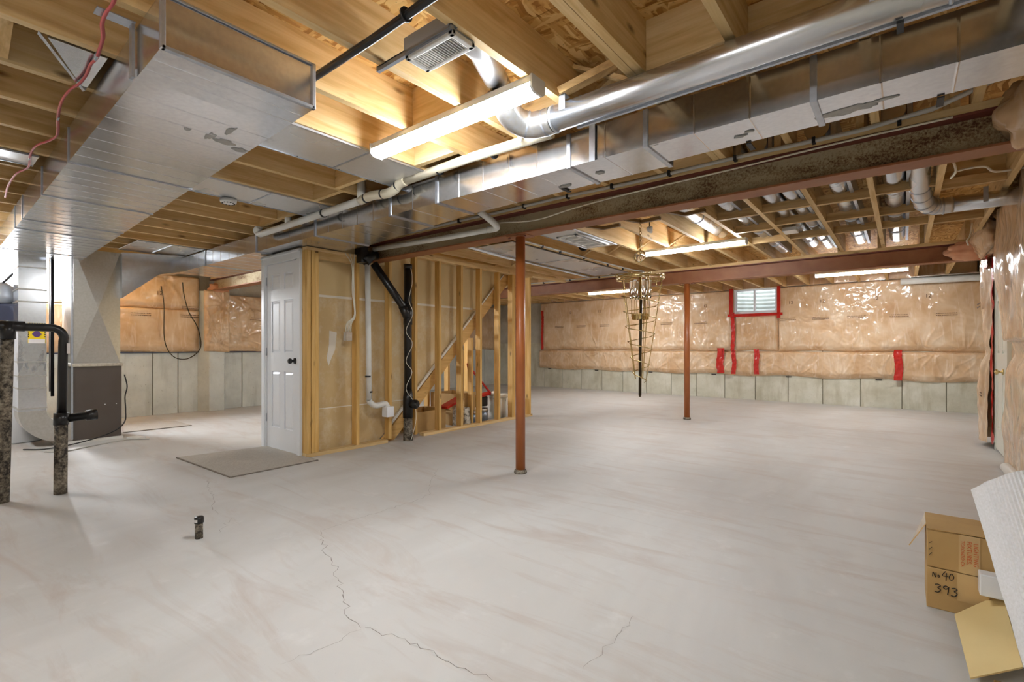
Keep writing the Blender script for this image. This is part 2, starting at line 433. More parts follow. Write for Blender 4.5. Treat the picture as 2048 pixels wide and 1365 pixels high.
def carpet():
    k = NT('carpet_backing'); v = k.coord((1,1,1)); n = k.noise(v, 120, 2)
    k.set(base=k.ramp(n, [(0.3,(222,222,222)),(0.7,(234,234,236))]), rough=0.95); k.bump(n, 0.15, 0.002); return k.m
M['carpet'] = carpet()
M['pile'] = simple('carpet_pile', (112,98,84), 0.95, 0, (60,50,44), 120, 0.8, 200)
M['redplastic'] = simple('red_plastic', (186,36,24), 0.35)
M['pail'] = simple('white_pail', (226,222,210), 0.4)
M['paintcan'] = simple('steel_paint_can', (170,178,190), 0.3, 0.6, (96,110,130), 5)
M['paper'] = simple('printed_paper_bag', (222,218,206), 0.7, 0, (120,112,98), 22, lo=0.45, hi=0.62)
M['yellowed'] = simple('cream_door_paint', (232,232,220), 0.35)
M['heater'] = simple('white_tank_enamel', (238,240,244), 0.3)
M['navy'] = simple('navy_plastic', (58,62,82), 0.35)
M['greycap'] = simple('grey_motor_cap', (160,166,174), 0.35, 0.3)
def led_mat():
    k = NT('led_diffuser'); k.set(base=(1,1,1,1), emit=(0.95,0.98,1.0,1), emit_s=LED_STRENGTH); return k.m
M['led'] = led_mat()
# ------------------------------------------------------------------ room shell
LX, BY, RX = -9.83, 11.52, 0.86
ZB, ZS = 2.40, 2.635
fl = struct(build('floor', MB().box(-10.1, 2.3, -3.15, BY+0.1, -0.12, 0.0), M['floor']), 'pale grey trowelled concrete basement floor with hairline cracks', 'floor')
def crack(px, w):
    pts = []
    for i in range(len(px)-1):
        a = GZ(*px[i]); b = GZ(*px[i+1]); n = max(2, int((b-a).length/0.03))
        for k in range(n):
            p = a.lerp(b, k/n); j = 0.016
            pts.append(Vector((p.x+random.uniform(-j,j), p.y+random.uniform(-j,j), 0)))
    pts.append(GZ(*px[-1])); mb = MB(); vs = []; m = len(pts)
    for i, p in enumerate(pts):
        d = (pts[min(i+1,m-1)]-pts[max(i-1,0)]).normalized(); nn = Vector((-d.y, d.x, 0)); ww = w*random.uniform(0.4,1.3)*(0.4 if i in (0,m-1) else 1)
        for sgn in (-1,1): vs.append((p.x+nn.x*ww*sgn, p.y+nn.y*ww*sgn, 0.0006))
    mb.add(vs, [(2*i,2*i+1,2*i+3,2*i+2) for i in range(m-1)])
    build('crack', mb, M['crack'], fl)
crack([(640,1062),(650,1100),(668,1135),(683,1180),(700,1235),(722,1258)], 0.0014)
crack([(722,1258),(770,1270),(835,1292),(905,1325),(985,1362)], 0.0012)
crack([(640,1062),(700,1042),(760,1024),(830,1002),(858,990),(862,965),(876,936)], 0.0008)
crack([(414,960),(420,985),(431,1000),(425,1015),(436,1030)], 0.0010)
crack([(437,1069),(450,1052),(464,1037)], 0.0008)
crack([(722,1258),(660,1290),(560,1330)], 0.0006)
crack([(1270,1230),(1220,1290),(1165,1345)], 0.0006)

# concrete walls: each a backing wall with form panels and joints
WX0, WX1, WZ0, WZ1 = -2.93, -2.06, 1.87, 2.42      # back window opening
wb = struct(build('wall_back', MB().box(-10.1, WX0, BY+0.02, BY+0.25, 0, ZS).box(WX1, 2.3, BY+0.02, BY+0.25, 0, ZS)
     .box(WX0, WX1, BY+0.02, BY+0.25, 0, WZ0).box(WX0, WX1, BY+0.02, BY+0.25, WZ1, ZS), M['wall_plain']),
     'poured concrete back wall with vertical form joints below the insulation', 'wall')
seams = [-9.83,-9.28,-8.67,-8.062,-7.449,-6.838,-6.215,-5.614,-4.983,-4.353,-3.752,-3.134,-2.509,-1.88,-1.271,-0.651,-0.029,0.584,1.2,1.8,2.3]
build('form_joint', MB().box(-9.9, 2.25, BY+0.012, BY+0.02, 0, 1.2), M['groove'], wb)
for a, b in zip(seams[:-1], seams[1:]):
    build('concrete_panel', MB().box(a+0.006, b-0.006, BY, BY+0.02, 0, 1.25), M['conc_back'], wb, 0.003)
L2Y0, L2Y1, L2Z0, L2Z1 = 0.35, 1.66, 1.83, 2.50         # left window opening
wl = struct(build('wall_left', MB().box(LX-0.25, LX-0.02, -3.15, L2Y0, 0, ZS).box(LX-0.25, LX-0.02, L2Y1, BY+0.02, 0, ZS)
     .box(LX-0.25, LX-0.02, L2Y0, L2Y1, 0, L2Z0).box(LX-0.25, LX-0.02, L2Y0, L2Y1, L2Z1, ZS), M['wall_plain']),
     'poured grey concrete left wall with form joints and a pilaster', 'wall')
build('form_joint', MB().box(LX-0.02, LX-0.012, -3.1, BY, 0, 1.15), M['groove'], wl)
ls = [-3.1,-2.5,-1.9,-1.3,-0.7,-0.1,0.45,1.0,1.6,2.12,2.605,2.971,3.30,3.71,4.021,4.402,4.95,5.5,6.1,6.7,7.3,7.9,8.5,9.1,9.7,10.3,10.9,BY]
for a, b in zip(ls[:-1], ls[1:]):
    build('concrete_panel', MB().box(LX-0.02, LX, a+0.006, b-0.006, 0, 1.15), M['conc_left'], wl, 0.003)
pil = MB().prism([(LX,3.27),(-9.63,3.39),(-9.63,3.64),(LX,3.66)], 'z', 0, 2.15)
build('pilaster', pil, M['conc_left'], wl, 0.008)
struct(build('wall_front', MB().box(-10.1, 2.3, -3.15, -3.0, 0, ZS), M['wall_plain']), 'plain concrete front wall behind the viewpoint', 'wall')
wr = struct(build('wall_right', MB().box(RX, 2.3, -3.0, 8.12, 0, ZS), M['wall_plain']), 'framed right wall behind the insulation and white door', 'wall')
struct(build('wall_alcove', MB().box(2.15, 2.3, 8.12, BY, 0, ZS), M['wall_plain']), 'side wall of the alcove past the right door', 'wall')

# ceiling: subfloor, sheets, joists
ce = struct(build('ceiling', MB().box(-10.1, 2.3, -3.15, BY+0.25, ZS+0.016, ZS+0.05), M['osb']), 'open joist ceiling under strand board subfloor', 'ceiling')
for i in range(6):
    for j in range(13):
        x0 = -10.05+2.44*i - (1.22 if j % 2 else 0); y0 = -3.1+1.22*j
        x1 = min(x0+2.436, 2.28); x0 = max(x0, -10.08); y1 = min(y0+1.217, BY+0.2)
        if x1 - x0 > 0.05 and y1 > y0: build('osb_sheet', MB().box(x0, x1, y0, y1, ZS, ZS+0.016), M['osb'], ce)
JW = 0.04
XN = [0.69,0.27,-0.145,-0.57,-0.955,-0.998,-1.385,-1.815,-2.245,-2.67,-3.105,-3.53,-3.965,-4.39,-4.82,-5.245,-5.67,-6.1,-6.52,-6.95,-7.37,-7.8,-8.22,-8.65,-9.07,-9.5]
XF = [0.60,0.19,-0.22,-0.645,-1.07,-1.48,-1.895,-2.315,-2.735,-3.15,-3.57,-3.99,-4.41,-4.83,-5.25,-5.67,-6.09,-6.51,-6.93,-7.35,-7.77,-8.19,-8.61,-9.03,-9.45]
def joists(xs, y0, y1, dx=0.0, xmax=9):
    first = None
    for x in xs:
        if first is None:
            o = build('joist', MB().box(0, JW, y0, y1, ZB, ZS), M['wood_y'], ce, loc=(0,0,0)); first = o
            o.location = (x+dx, 0, 0)
        else: build('joist', None, None, ce, mesh=first.data, loc=(x+dx, 0, 0))
joists(XN, -3.0, 3.56); joists(XF, 3.46, 7.83); joists(XF, 7.75, BY, -0.043); joists([1.0,1.42,1.84], 8.12, BY)
def block(x0, x1, y, z0=ZB, z1=ZS, t=0.04, m='wood_x', name='blocking'):
    build(name, MB().box(x0+0.001, x1-0.001, y, y+t, z0, z1), M[m], ce)
# solid blocking, near bays
block(-0.915,-0.57,2.11); block(-2.205,-1.815,1.83); block(-2.63,-2.245,2.2); block(-3.49,-3.105,2.12); block(-3.925,-3.53,2.18); block(-1.775,-1.385,2.3)
block(-4.78,-4.39,2.28); block(-5.205,-4.82,2.3); block(-0.53,-0.145,2.3); block(-0.105,0.27,2.3)
for x0, x1 in zip(XN[1:], XN[:-1]):
    if x0 < -1.3 and x1 - x0 > 0.2: block(x0+JW, x1, 3.40)
# strap bridging between far joists
for (x0, x1, y) in ((-1.03,-0.645,5.0),(-0.605,-0.22,5.03),(-0.18,0.19,4.98),(0.23,0.60,5.14),(-1.44,-1.07,5.03),
                    (-1.03,-0.645,5.60),(-0.605,-0.22,5.74),(-0.18,0.19,5.80),(-1.44,-1.07,5.72),
                    (-1.03,-0.645,6.43),(-0.605,-0.22,6.42),(-0.18,0.19,6.45),(0.23,0.60,6.5),(-1.44,-1.07,6.45),(-1.855,-1.48,6.5)):
    block(x0, x1, y, ZB, ZB+0.075, 0.05, 'oldwood', 'bridging')
block(0.23,0.60,5.18,ZB+0.07,ZS); block(0.23,0.60,6.54,ZB+0.07,ZS)
# crossed bridging strips, near bay and far bays
def xbr(xa, xb, y, w=0.045, t=0.02):
    mb = MB().bar((xa,y,ZS-0.02),(xb,y,ZB+0.02),t,w,(0,1,0)); build('cross_bridging', mb, M['oldwood'], ce)
    mb = MB().bar((xa,y+0.06,ZB+0.02),(xb,y+0.06,ZS-0.02),t,w,(0,1,0)); build('cross_bridging', mb, M['oldwood'], ce)
xbr(-1.345,-0.998,2.2)
build('cross_bridging', MB().bar((-1.345,2.05,ZB+0.02),(-0.998,2.2,ZS-0.07),0.04,0.045,(0,1,0)), M['oldwood'], ce)
for i in range(7, 22):
    xbr(XF[i]+JW, XF[i-1], 5.9)
for i in range(3, 22):
    xbr(XF[i]+JW-0.043, XF[i-1]-0.043, 9.7)
for i in range(10, 25):
    xbr(XN[i]+JW, XN[i-1], 0.2)

# ------------------------------------------------------------------ steel beams and posts
def ibeam(y, x0, x1, label, web, flm):
    t = thing('steel_beam', label, 'beam', (0.5*(x0+x1), y, 2.16))
    build('web', MB().box(x0, x1, y-0.005, y+0.005, 2.174, 2.346), M[web], t)
    build('bottom_flange', MB().box(x0, x1, y-0.082, y+0.082, 2.16, 2.174), M[flm], t, 0.002)
    build('top_flange', MB().box(x0, x1, y-0.082, y+0.082, 2.346, 2.36), M['redsteel_dk'], t, 0.002)
    build('sill_plate', MB().box(x0+0.05, x1-0.02, y-0.085, y+0.085, 2.36, 2.40), M['wood_x'], t, 0.002)
    return t
ibeam(3.515, -9.75, 0.80, 'long red-oxide steel I-beam nearest the camera, web mottled with grey overspray', 'web', 'redsteel')
ibeam(7.79, -9.75, 0.84, 'plain rust-red steel I-beam farther back, nearest the window wall', 'redsteel', 'redsteel')
def post(x, y, h, r, label):
    t = thing('steel_post', label, 'post', (x, y, 0))
    build('column', MB().lathe([(r,0.012),(r,h-0.01)], (x,y,0), 28), M['rustpost'], t)
    build('base_plate', MB().lathe([(r*1.35,0.0),(r*1.35,0.018),(r*1.15,0.03),(r*1.02,0.034)], (x,y,0), 28), M['mud'], t)
    build('cap_plate', MB().box(x-0.11,x+0.11,y-0.07,y+0.07,h-0.01,h), M['redsteel'], t, 0.002)
    b = MB()
    for sx in (-0.09,0.09): b.lathe([(0.011,0),(0.011,0.012)], (x+sx,y-0.05,h-0.022), 6)
    build('bolt', b, M['redsteel_dk'], t)
post(-2.73, 3.52, 2.16, 0.044, 'round rust-brown steel post nearest the camera under the mottled beam')
post(-2.69, 7.79, 2.16, 0.044, 'farther round rust-brown steel post under the second beam')

# ------------------------------------------------------------------ insulation
def blanket(name, org, U, Nn, w, z0, z1, thick, label, nu, nv, staples, seed, top=0.02, group=None, sag=0.012, mat='insul', fr=None):
    """poly-wrapped batt hung on a wall: org + U*u, up z, bulging along Nn, edges pulled back to the wall"""
    org = Vector(org); U = Vector(U); Nn = Vector(Nn)
    def f(a, b):
        u = a*w; z = z0 + b*(z1-z0)
        ed = min(u, w-u)/0.05; eb = (z-z0)/0.10; et = (z1-z)/max(top,1e-3)
        e = 1.0
        for q in (ed, eb, et): e *= min(1.0, max(0.0, q))**0.5
        h = thick*(0.82 + 0.18*noise.noise((u*1.3+seed, z*1.7, seed)))
        h += 0.012*noise.noise((u*4+seed, z*3, 3.0+seed)) + 0.006*abs(noise.noise((u*11+z*6, z*9-u*3, seed)))
        for (su, sz, A) in staples:
            du = u-su; dz = z-sz; r = math.hypot(du, dz)
            if r < 0.7:
                th = math.atan2(dz, du); th += 0.25*noise.noise((su*3, r*3, th)); s_ = math.sin((5.0+2*math.sin(su*9))*th+su*7); s2 = math.sin(11*th+su*3+2*r)
                h += A*(0.022*(1-abs(s_))**3*math.exp(-r/0.30)+0.010*(1-abs(s2))**3*math.exp(-r/0.22))*min(1, r/0.06) - 0.035*A*math.exp(-(r/0.06)**2)
        h = max(h, 0.01)*e
        zz = z
        if b < 0.5: zz -= sag*math.sin(u*4.1+seed)*(1-2*b)
        return tuple(org + U*u + Nn*h + Vector((0,0,zz)))
    mb = MB().grid(f, nu, nv, True, flip=False)
    o = build(name, mb, M[mat], None, loc=tuple(org))
    tag(o, label, 'insulation', group); return o
def marks(par, org, U, Nn, spots, z, off, s=1.0):
    """rows of small smudged factory print on the plastic (too small to read)"""
    org = Vector(org); U = Vector(U); Nn = Vector(Nn)
    for u0 in spots:
        mb = MB()
        for row in range(2):
            x = 0.0
            while x < 0.30*s:
                l = random.uniform(0.010,0.03)*s; a = org + U*(u0+x) + Nn*off + Vector((0,0,z-row*0.038*s)); b = a + U*l
                mb.bar(a, b, 0.004, 0.010*s if row == 0 else 0.012*s); x += l + random.uniform(0.004,0.012)*s
        build('printed_mark', mb, M['print'], par)
def font_mesh(cu, par, p):
    t = bpy.data.objects.new('tmp_font', cu); me = bpy.data.meshes.new_from_object(t); bpy.data.objects.remove(t)
    o = bpy.data.objects.new(cu.name.split('.')[0], me); COL.objects.link(o); o.parent = par; o.location = Vector(p) - parent_world(par); return o
def twelve(par, p, U, Nn, s=0.055):
    cu = bpy.data.curves.new('printed_size', 'FONT'); cu.body = '12'; cu.size = s*1.3; cu.extrude = 0.001; cu.materials.append(M['print'])
    o = font_mesh(cu, par, p)
    o.rotation_euler = (math.pi/2, 0, math.atan2(U[1], U[0]))
TX = []
bw0 = -8.17; bw1 = 2.1
st = [(u, 1.06, 1.0) for u in [0.55*k+0.2 for k in range(18)]]
# upper band is cut around the window: left, right, below
upL = blanket('insulation_batt', (bw0,BY,0), (1,0,0), (0,-1,0), WX0-bw0, 1.06, 2.398, 0.11, 'peach poly-wrapped insulation on the back wall, upper band left of the small window', 330, 84, st, 1.0)
upR = blanket('insulation_batt', (WX1,BY,0), (1,0,0), (0,-1,0), bw1-WX1, 1.06, 2.398, 0.11, 'peach poly-wrapped insulation on the back wall, upper band right of the small window', 262, 84, [(s[0]-(WX1-bw0), s[1], 1) for s in st], 2.0)
upB = blanket('insulation_batt', (WX0,BY,0), (1,0,0), (0,-1,0), WX1-WX0, 1.06, WZ0-0.01, 0.11, 'peach poly-wrapped insulation square directly beneath the small window', 60, 50, [(0.3,1.06,1),(0.43,WZ0,1)], 3.0)
lo = blanket('insulation_batt', (bw0-0.05,BY,0), (1,0,0), (0,-1,0), bw1-bw0+0.05, 0.53, 1.055, 0.10, 'peach poly-wrapped insulation strip along the back wall, low band above the bare concrete', 640, 36,
    [(0.6*k+0.25, 1.06, 1.0) for k in range(17)]+[(0.75*k+0.5, 0.54, 1.2) for k in range(14)], 4.0, top=0.04, sag=0.02)
rim0 = None; rl_ = []
for x_ in XF:
    xx = x_-0.043+JW
    if xx > 2.0: continue
    if rim0 is None: rim0 = build('rim_batt', MB().box(0,0.375,BY-0.10,BY,2.402,2.63), M['insul'], None, 0.02); o_ = rim0
    else: o_ = bpy.data.objects.new('rim_batt', rim0.data); COL.objects.link(o_)
    o_.location = (xx+0.002, 0, 0); rl_.append((xx, o_))
ORD = ['first','second','third','fourth','fifth','sixth','seventh','eighth','ninth','tenth','eleventh','twelfth','thirteenth','fourteenth','fifteenth','sixteenth','seventeenth','eighteenth','nineteenth','twentieth']
Lf = sorted([q for q in rl_ if q[0]+0.19 < WX0], key=lambda q: -q[0]); Rt = sorted([q for q in rl_ if q[0]+0.19 > WX1], key=lambda q: q[0]); Md = [q for q in rl_ if WX0 <= q[0]+0.19 <= WX1]
for nm_, ls_ in (('left', Lf), ('right', Rt)):
    for i_, (xx, o_) in enumerate(ls_): tag(o_, 'insulation pad between joist ends, '+ORD[i_]+' bay '+('to the '+nm_+' of the small back window'), 'insulation', 'rim batts above the back wall')
for i_, (xx, o_) in enumerate(Md): tag(o_, 'insulation pad between joist ends above the '+('left' if xx < -2.6 else 'right')+' half of the small back window', 'insulation', 'rim batts above the back wall')
marks(upL, (bw0,BY-0.115,0), (1,0,0), (0,-1,0), [0.55,1.25,1.95,2.7,3.6,4.4], 1.72, 0.0, 0.9)
marks(upR, (WX1,BY-0.115,0), (1,0,0), (0,-1,0), [0.05,0.62,1.2,1.85,2.5,3.2], 1.74, 0.0, 0.9)
for u in (1.0,1.9,3.1,4.6): twelve(upL, (bw0+u,BY-0.12,2.05), (1,0,0), (0,-1,0), 0.07)
for u in (0.2,0.75,1.6,2.35): twelve(upR, (WX1+u,BY-0.12,2.03), (1,0,0), (0,-1,0), 0.07)
# left wall batts
liA = blanket('insulation_batt', (LX,3.30,0), (0,-1,0), (1,0,0), 6.3, 1.06, 1.80, 0.10, 'peach poly-wrapped insulation on the left wall behind the furnace, below the bright window', 170, 40, [(0.7*k+0.3,1.07,1) for k in range(9)], 6.0)
liA2 = blanket('insulation_batt', (LX,3.30,0), (0,-1,0), (1,0,0), 3.30-L2Y1, 1.79, 2.38, 0.10, 'peach poly-wrapped insulation on the left wall above the hanging cable', 60, 36, [(0.5,2.3,1)], 6.5)
liB = blanket('insulation_batt', (LX,7.6,0), (0,-1,0), (1,0,0), 3.95, 1.06, 2.12, 0.12, 'wrinkled peach insulation on the left wall under the beam end beside the white door', 150, 60, [(0.4*k+0.2,1.07,1) for k in range(10)]+[(3.4,1.9,2),(3.1,1.5,2),(3.6,1.3,2)], 7.0)
liC = blanket('insulation_batt', (LX,BY-0.02,0), (0,-1,0), (1,0,0), 3.85, 1.06, 2.36, 0.11, 'peach insulation in the far left corner seen between the studs', 130, 50, [(0.5*k+0.2,1.07,1) for k in range(7)], 8.0)
pl = blanket('insulation_batt', (-9.62,3.72,0), (0,-1,0), (1,0,0), 0.42, 1.06, 2.16, 0.07, 'pinkish gathered insulation wrapped over the concrete pilaster', 40, 70, [(0.1,1.9,2),(0.3,1.5,2),(0.2,1.2,2)], 9.0)
marks(liA2, (LX+0.115,3.30,0), (0,-1,0), (1,0,0), [0.05], 1.85, 0.0, 0.8)
for yy in (2.95, 2.25): marks(liA, (LX+0.115,yy+0.3,0), (0,-1,0), (1,0,0), [0.0], 1.70, 0.0, 0.9)
for yy in (4.4,): marks(liB, (LX+0.135,yy,0), (0,-1,0), (1,0,0), [0.0], 1.70, 0.0, 0.9)
for (p_, y_) in ((liA2,2.62),(liB,4.3)):
    o = twelve(p_, (LX+0.13,y_,2.02), (0,1,0), (1,0,0), 0.07)
# dark chair strip under left wall batts
build('poly_hem', MB().box(LX, LX+0.03, -3, 3.3, 1.045, 1.065).box(LX, LX+0.03, 3.72, 7.6, 1.045, 1.065), M['navy'], wl)
# red tape on the back wall batts
def tape(par, x0, x1, z0, z1, y):
    def f(a, b): 
        return (x0+(x1-x0)*a+0.010*math.sin(b*7+x0*9)+0.02*(a-0.5)*noise.noise((x0,b*(z1-z0)*22,a*3)), y-0.016*noise.noise((a*5+x0,b*(z1-z0)*20,1.0))-0.004, z0+(z1-z0)*b)
    mb = MB().grid(f, 5, max(8,int((z1-z0)*50)), True)
    build('red_tape', mb, M['tape'], par)
tape(upL, -8.09, -8.01, 1.07, 2.18, BY-0.118)
tape(upB, -2.97, -2.89, 1.06, 1.90, BY-0.125)
tape(lo, -3.27, -3.12, 0.56, 1.12, BY-0.118); tape(lo, -2.96, -2.87, 0.55, 1.07, BY-0.115); tape(lo, -2.51, -2.41, 0.56, 1.10, BY-0.115); tape(lo, -0.14, -0.02, 0.53, 1.09, BY-0.115)
# staple tabs along the low band
for k in range(11):
    xx = bw0+0.25+0.75*k
    build('staple_tab', MB().box(xx, xx+0.10, BY-0.012, BY-0.004, 0.515, 0.535), M['ink'], lo)
# ------------------------------------------------------------------ windows
def window(nm, label, axis, a0, a1, z0, z1, wallpos, depth, mullion, inward):
    """sliding basement window set in a wall opening; axis 'x': in back wall, 'y': in left wall"""
    t = thing(nm, label, 'window', ((a0+a1)/2, wallpos, z0) if axis == 'x' else (wallpos, (a0+a1)/2, z0)); t['kind'] = 'structure'
    def bx(mb, p0, p1, d0, d1, q0, q1):
        if axis == 'x': mb.box(p0, p1, wallpos+d0*inward, wallpos+d1*inward, q0, q1)
        else: mb.box(wallpos+d0*inward, wallpos+d1*inward, p0, p1, q0, q1)
        return mb
    f = 0.035; mb = MB()
    bx(mb,a0,a1,-0.02,0.06,z0,z0+f); bx(mb,a0,a1,-0.02,0.06,z1-f,z1); bx(mb,a0,a0+f,-0.02,0.06,z0+f,z1-f); bx(mb,a1-f,a1,-0.02,0.06,z0+f,z1-f)
    build('window_frame', mb, M['white'], t, 0.003)
    build('mullion', bx(MB(), mullion-0.018, mullion+0.018, -0.01, 0.045, z0+f, z1-f), M['white'], t, 0.003)
    for (p0, p1, d) in ((a0+f, mullion, 0.03), (mullion, a1-f, 0.015)):
        s = MB(); w = 0.022
        bx(s,p0,p1,d-0.01,d+0.01,z0+f,z0+f+w); bx(s,p0,p1,d-0.01,d+0.01,z1-f-w,z1-f); bx(s,p0,p0+w,d-0.01,d+0.01,z0+f+w,z1-f-w); bx(s,p1-w,p1,d-0.01,d+0.01,z0+f+w,z1-f-w)
        sa = build('sash', s, M['white'], t); build('pane', bx(MB(), p0+w, p1-w, d-0.002, d+0.002, z0+f+w, z1-f-w), M['pane'], sa)
    sill = bx(MB(), a0, a1, -0.02, 0.26 if depth > 0.2 else 0.1, z0-0.012, z0); build('window_sill', sill, M['white'], t)
    return t
w1 = window('window_1', 'small white sliding basement window edged with red tape in the back wall', 'x', WX0, WX1, WZ0, WZ1, BY-0.02, 0.25, -2.52, 1)
tp = MB()
for (x0,x1,z0,z1) in ((WX0-0.075,WX0+0.005,WZ0-0.06,WZ1),(WX0-0.11,WX1+0.10,WZ0-0.065,WZ0-0.005),(WX1-0.005,WX1+0.06,WZ0-0.12,WZ1)):
    def f(a,b,x0=x0,x1=x1,z0=z0,z1=z1): return (x0+(x1-x0)*a, BY-0.135-0.008*noise.noise((a*5,b*9,x0)), z0+(z1-z0)*b)
    tp.grid(f, 24 if x1-x0>0.3 else 5, 24 if z1-z0>0.3 else 5, True)
build('red_tape', tp, M['tape'], w1)
well = MB()
for k in range(40):
    a0 = math.pi*k/40; a1 = math.pi*(k+1)/40
    p = lambda a: (-2.5+0.75*math.cos(a), BY+0.26+0.95*math.sin(a))
    for j in range(14):
        z0 = 1.6+0.09*j; z1 = z0+0.09; r0 = 0.0; 
        (xa,ya),(xb,yb) = p(a0),p(a1); mz = (z0+z1)/2
        ca = (xa-(xa+2.5)*0.05, ya-(ya-BY-0.26)*0.05); cb = (xb-(xb+2.5)*0.05, yb-(yb-BY-0.26)*0.05)
        well.add([(xa,ya,z0),(xb,yb,z0),(cb[0],cb[1],mz),(ca[0],ca[1],mz),(xb,yb,z1),(xa,ya,z1)], [(0,1,2,3),(3,2,4,5)], True)
one('window_well', well.box(-3.3,-1.7,BY+0.27,BY+1.25,1.55,1.6), M['conc_left'], 'pale corrugated window well outside the small back window', 'window well')
w2 = window('window_2', 'bright white basement window in the left wall behind the furnace', 'y', L2Y0, L2Y1, L2Z0, L2Z1, LX-0.02, 0.25, 1.0, -1)

# ------------------------------------------------------------------ doors
def door_leaf(t, face, u0, u1, z0, z1, th, mat, cols=2):
    """six-panel leaf; face(u,d,z) maps width, depth (towards the viewer) and height to world"""
    def bx(u0,u1,d0,d1,z0,z1):
        ps = [face(u,d,z) for z in (z0,z1) for (u,d) in ((u0,d0),(u1,d0),(u1,d1),(u0,d1))]; return ps
    mb = MB(); mb.hexa(bx(u0,u1,-th,-0.013,z0,z1)); leaf = build('leaf', mb, mat, t)
    w = u1-u0; h = z1-z0; st = 0.115*w/0.76; mid = 0.10*w/0.76
    rows = [(0.115,0.42),(0.52,0.80),(0.86,0.945)]
    fr = MB(); fr.hexa(bx(u0,u0+st,-0.014,0,z0,z1)); fr.hexa(bx(u1-st,u1,-0.014,0,z0,z1)); fr.hexa(bx((u0+u1)/2-mid/2,(u0+u1)/2+mid/2,-0.014,0,z0,z1))
    zz = [0]+[q for r in rows for q in r]+[1]
    for i in range(0,len(zz),2):
        fr.hexa(bx(u0+st,(u0+u1)/2-mid/2,-0.014,0,z0+zz[i]*h,z0+zz[i+1]*h)); fr.hexa(bx((u0+u1)/2+mid/2,u1-st,-0.014,0,z0+zz[i]*h,z0+zz[i+1]*h))
    build('rail_frame', fr, mat, leaf, 0.0)
    for r in rows:
        for (a,b) in ((u0+st,(u0+u1)/2-mid/2),((u0+u1)/2+mid/2,u1-st)):
            g = 0.034; p0 = z0+r[0]*h; p1 = z0+r[1]*h; 
            outer = bx(a+0.004,b-0.004,-0.009,-0.008,p0+0.004,p1-0.004); 
            v = [face(a+0.010,-0.013,p0+0.010),face(b-0.010,-0.013,p0+0.010),face(b-0.010,-0.013,p1-0.010),face(a+0.010,-0.013,p1-0.010),
                 face(a+g,-0.002,p0+g),face(b-g,-0.002,p0+g),face(b-g,-0.002,p1-g),face(a+g,-0.002,p1-g)]
            build('door_panel', MB().add(v, [(4,5,6,7),(0,1,5,4),(1,2,6,5),(2,3,7,6),(3,0,4,7)]), mat, leaf)
    return leaf
DY = 2.60
d1 = thing('door_1', 'white six-panel closet door with black knob at the end of the stud partition', 'door', (-5.35,DY,0)); d1['kind'] = 'structure'
fc = lambda u,d,z: (u, DY-d, z)
door_leaf(d1, fc, -5.685, -4.985, 0.012, 2.075, 0.035, M['white'])
cas = MB()
for (x0,x1,z0,z1) in ((-5.79,-5.69,0,2.08),(-4.98,-4.915,0,2.08),(-5.79,-4.915,2.08,2.185)):
    cas.box(x0,x1,DY-0.022,DY+0.04,z0,z1)
for (x0,x1,z0,z1) in ((-5.715,-5.695,0,2.08),(-5.79,-4.915,2.15,2.172)): cas.box(x0,x1,DY-0.032,DY-0.02,z0,z1)
build('casing', cas, M['white'], d1, 0.005)
kx, kz = -5.045, 1.0
build('knob', MB().lathe([(0.032,0),(0.032,-0.010),(0.013,-0.014),(0.012,-0.035),(0.026,-0.045),(0.030,-0.060),(0.022,-0.074),(0.0,-0.077)], (kx,DY-0.001,kz), 20, 'y'), M['black'], d1)
hg = MB()
for z in (0.3,1.05,1.85): hg.lathe([(0.007,0),(0.007,0.09)], (-5.692,DY-0.008,z), 8)
build('hinge', hg, M['galv_edge'], d1)
build('latch_plate', MB().box(-4.984,-4.980,DY-0.012,DY+0.01,0.98,1.06), M['galv_edge'], d1)
# closet sides that carry the door, back of the enclosure
wc = struct(build('wall_closet', MB().box(-5.79,-5.75,DY+0.04,3.95,0,2.19), M['drywall_up']), 'drywall side of the closet behind the white door', 'wall')

# right-hand door
d2 = thing('door_2', 'cream panelled door with brass knob in the right wall between insulation', 'door', (0.80,7.3,0)); d2['kind'] = 'structure'
fc2 = lambda u,d,z: (0.80-d, u, z)
door_leaf(d2, fc2, 6.86, 7.62, 0.02, 2.06, 0.04, M['yellowed'])
build('casing', MB().box(0.79,0.86,7.62,7.66,0,2.10).box(0.79,0.86,6.80,6.86,0,2.10).box(0.79,0.86,6.80,7.66,2.06,2.10), M['yellowed'], d2, 0.004)
build('knob', MB().lathe([(0.030,0),(0.030,-0.010),(0.012,-0.014),(0.012,-0.035),(0.026,-0.045),(0.029,-0.058),(0.0,-0.072)], (0.80,7.10,0.89), 20, 'x'), M['brass'], d2)
build('red_tape', MB().grid(lambda a,b: (0.775-0.02*noise.noise((a*3,b*14,2.0)), 7.63+0.10*a, 0.05+2.1*b), 5, 90, True, True), M['tape'], d2)

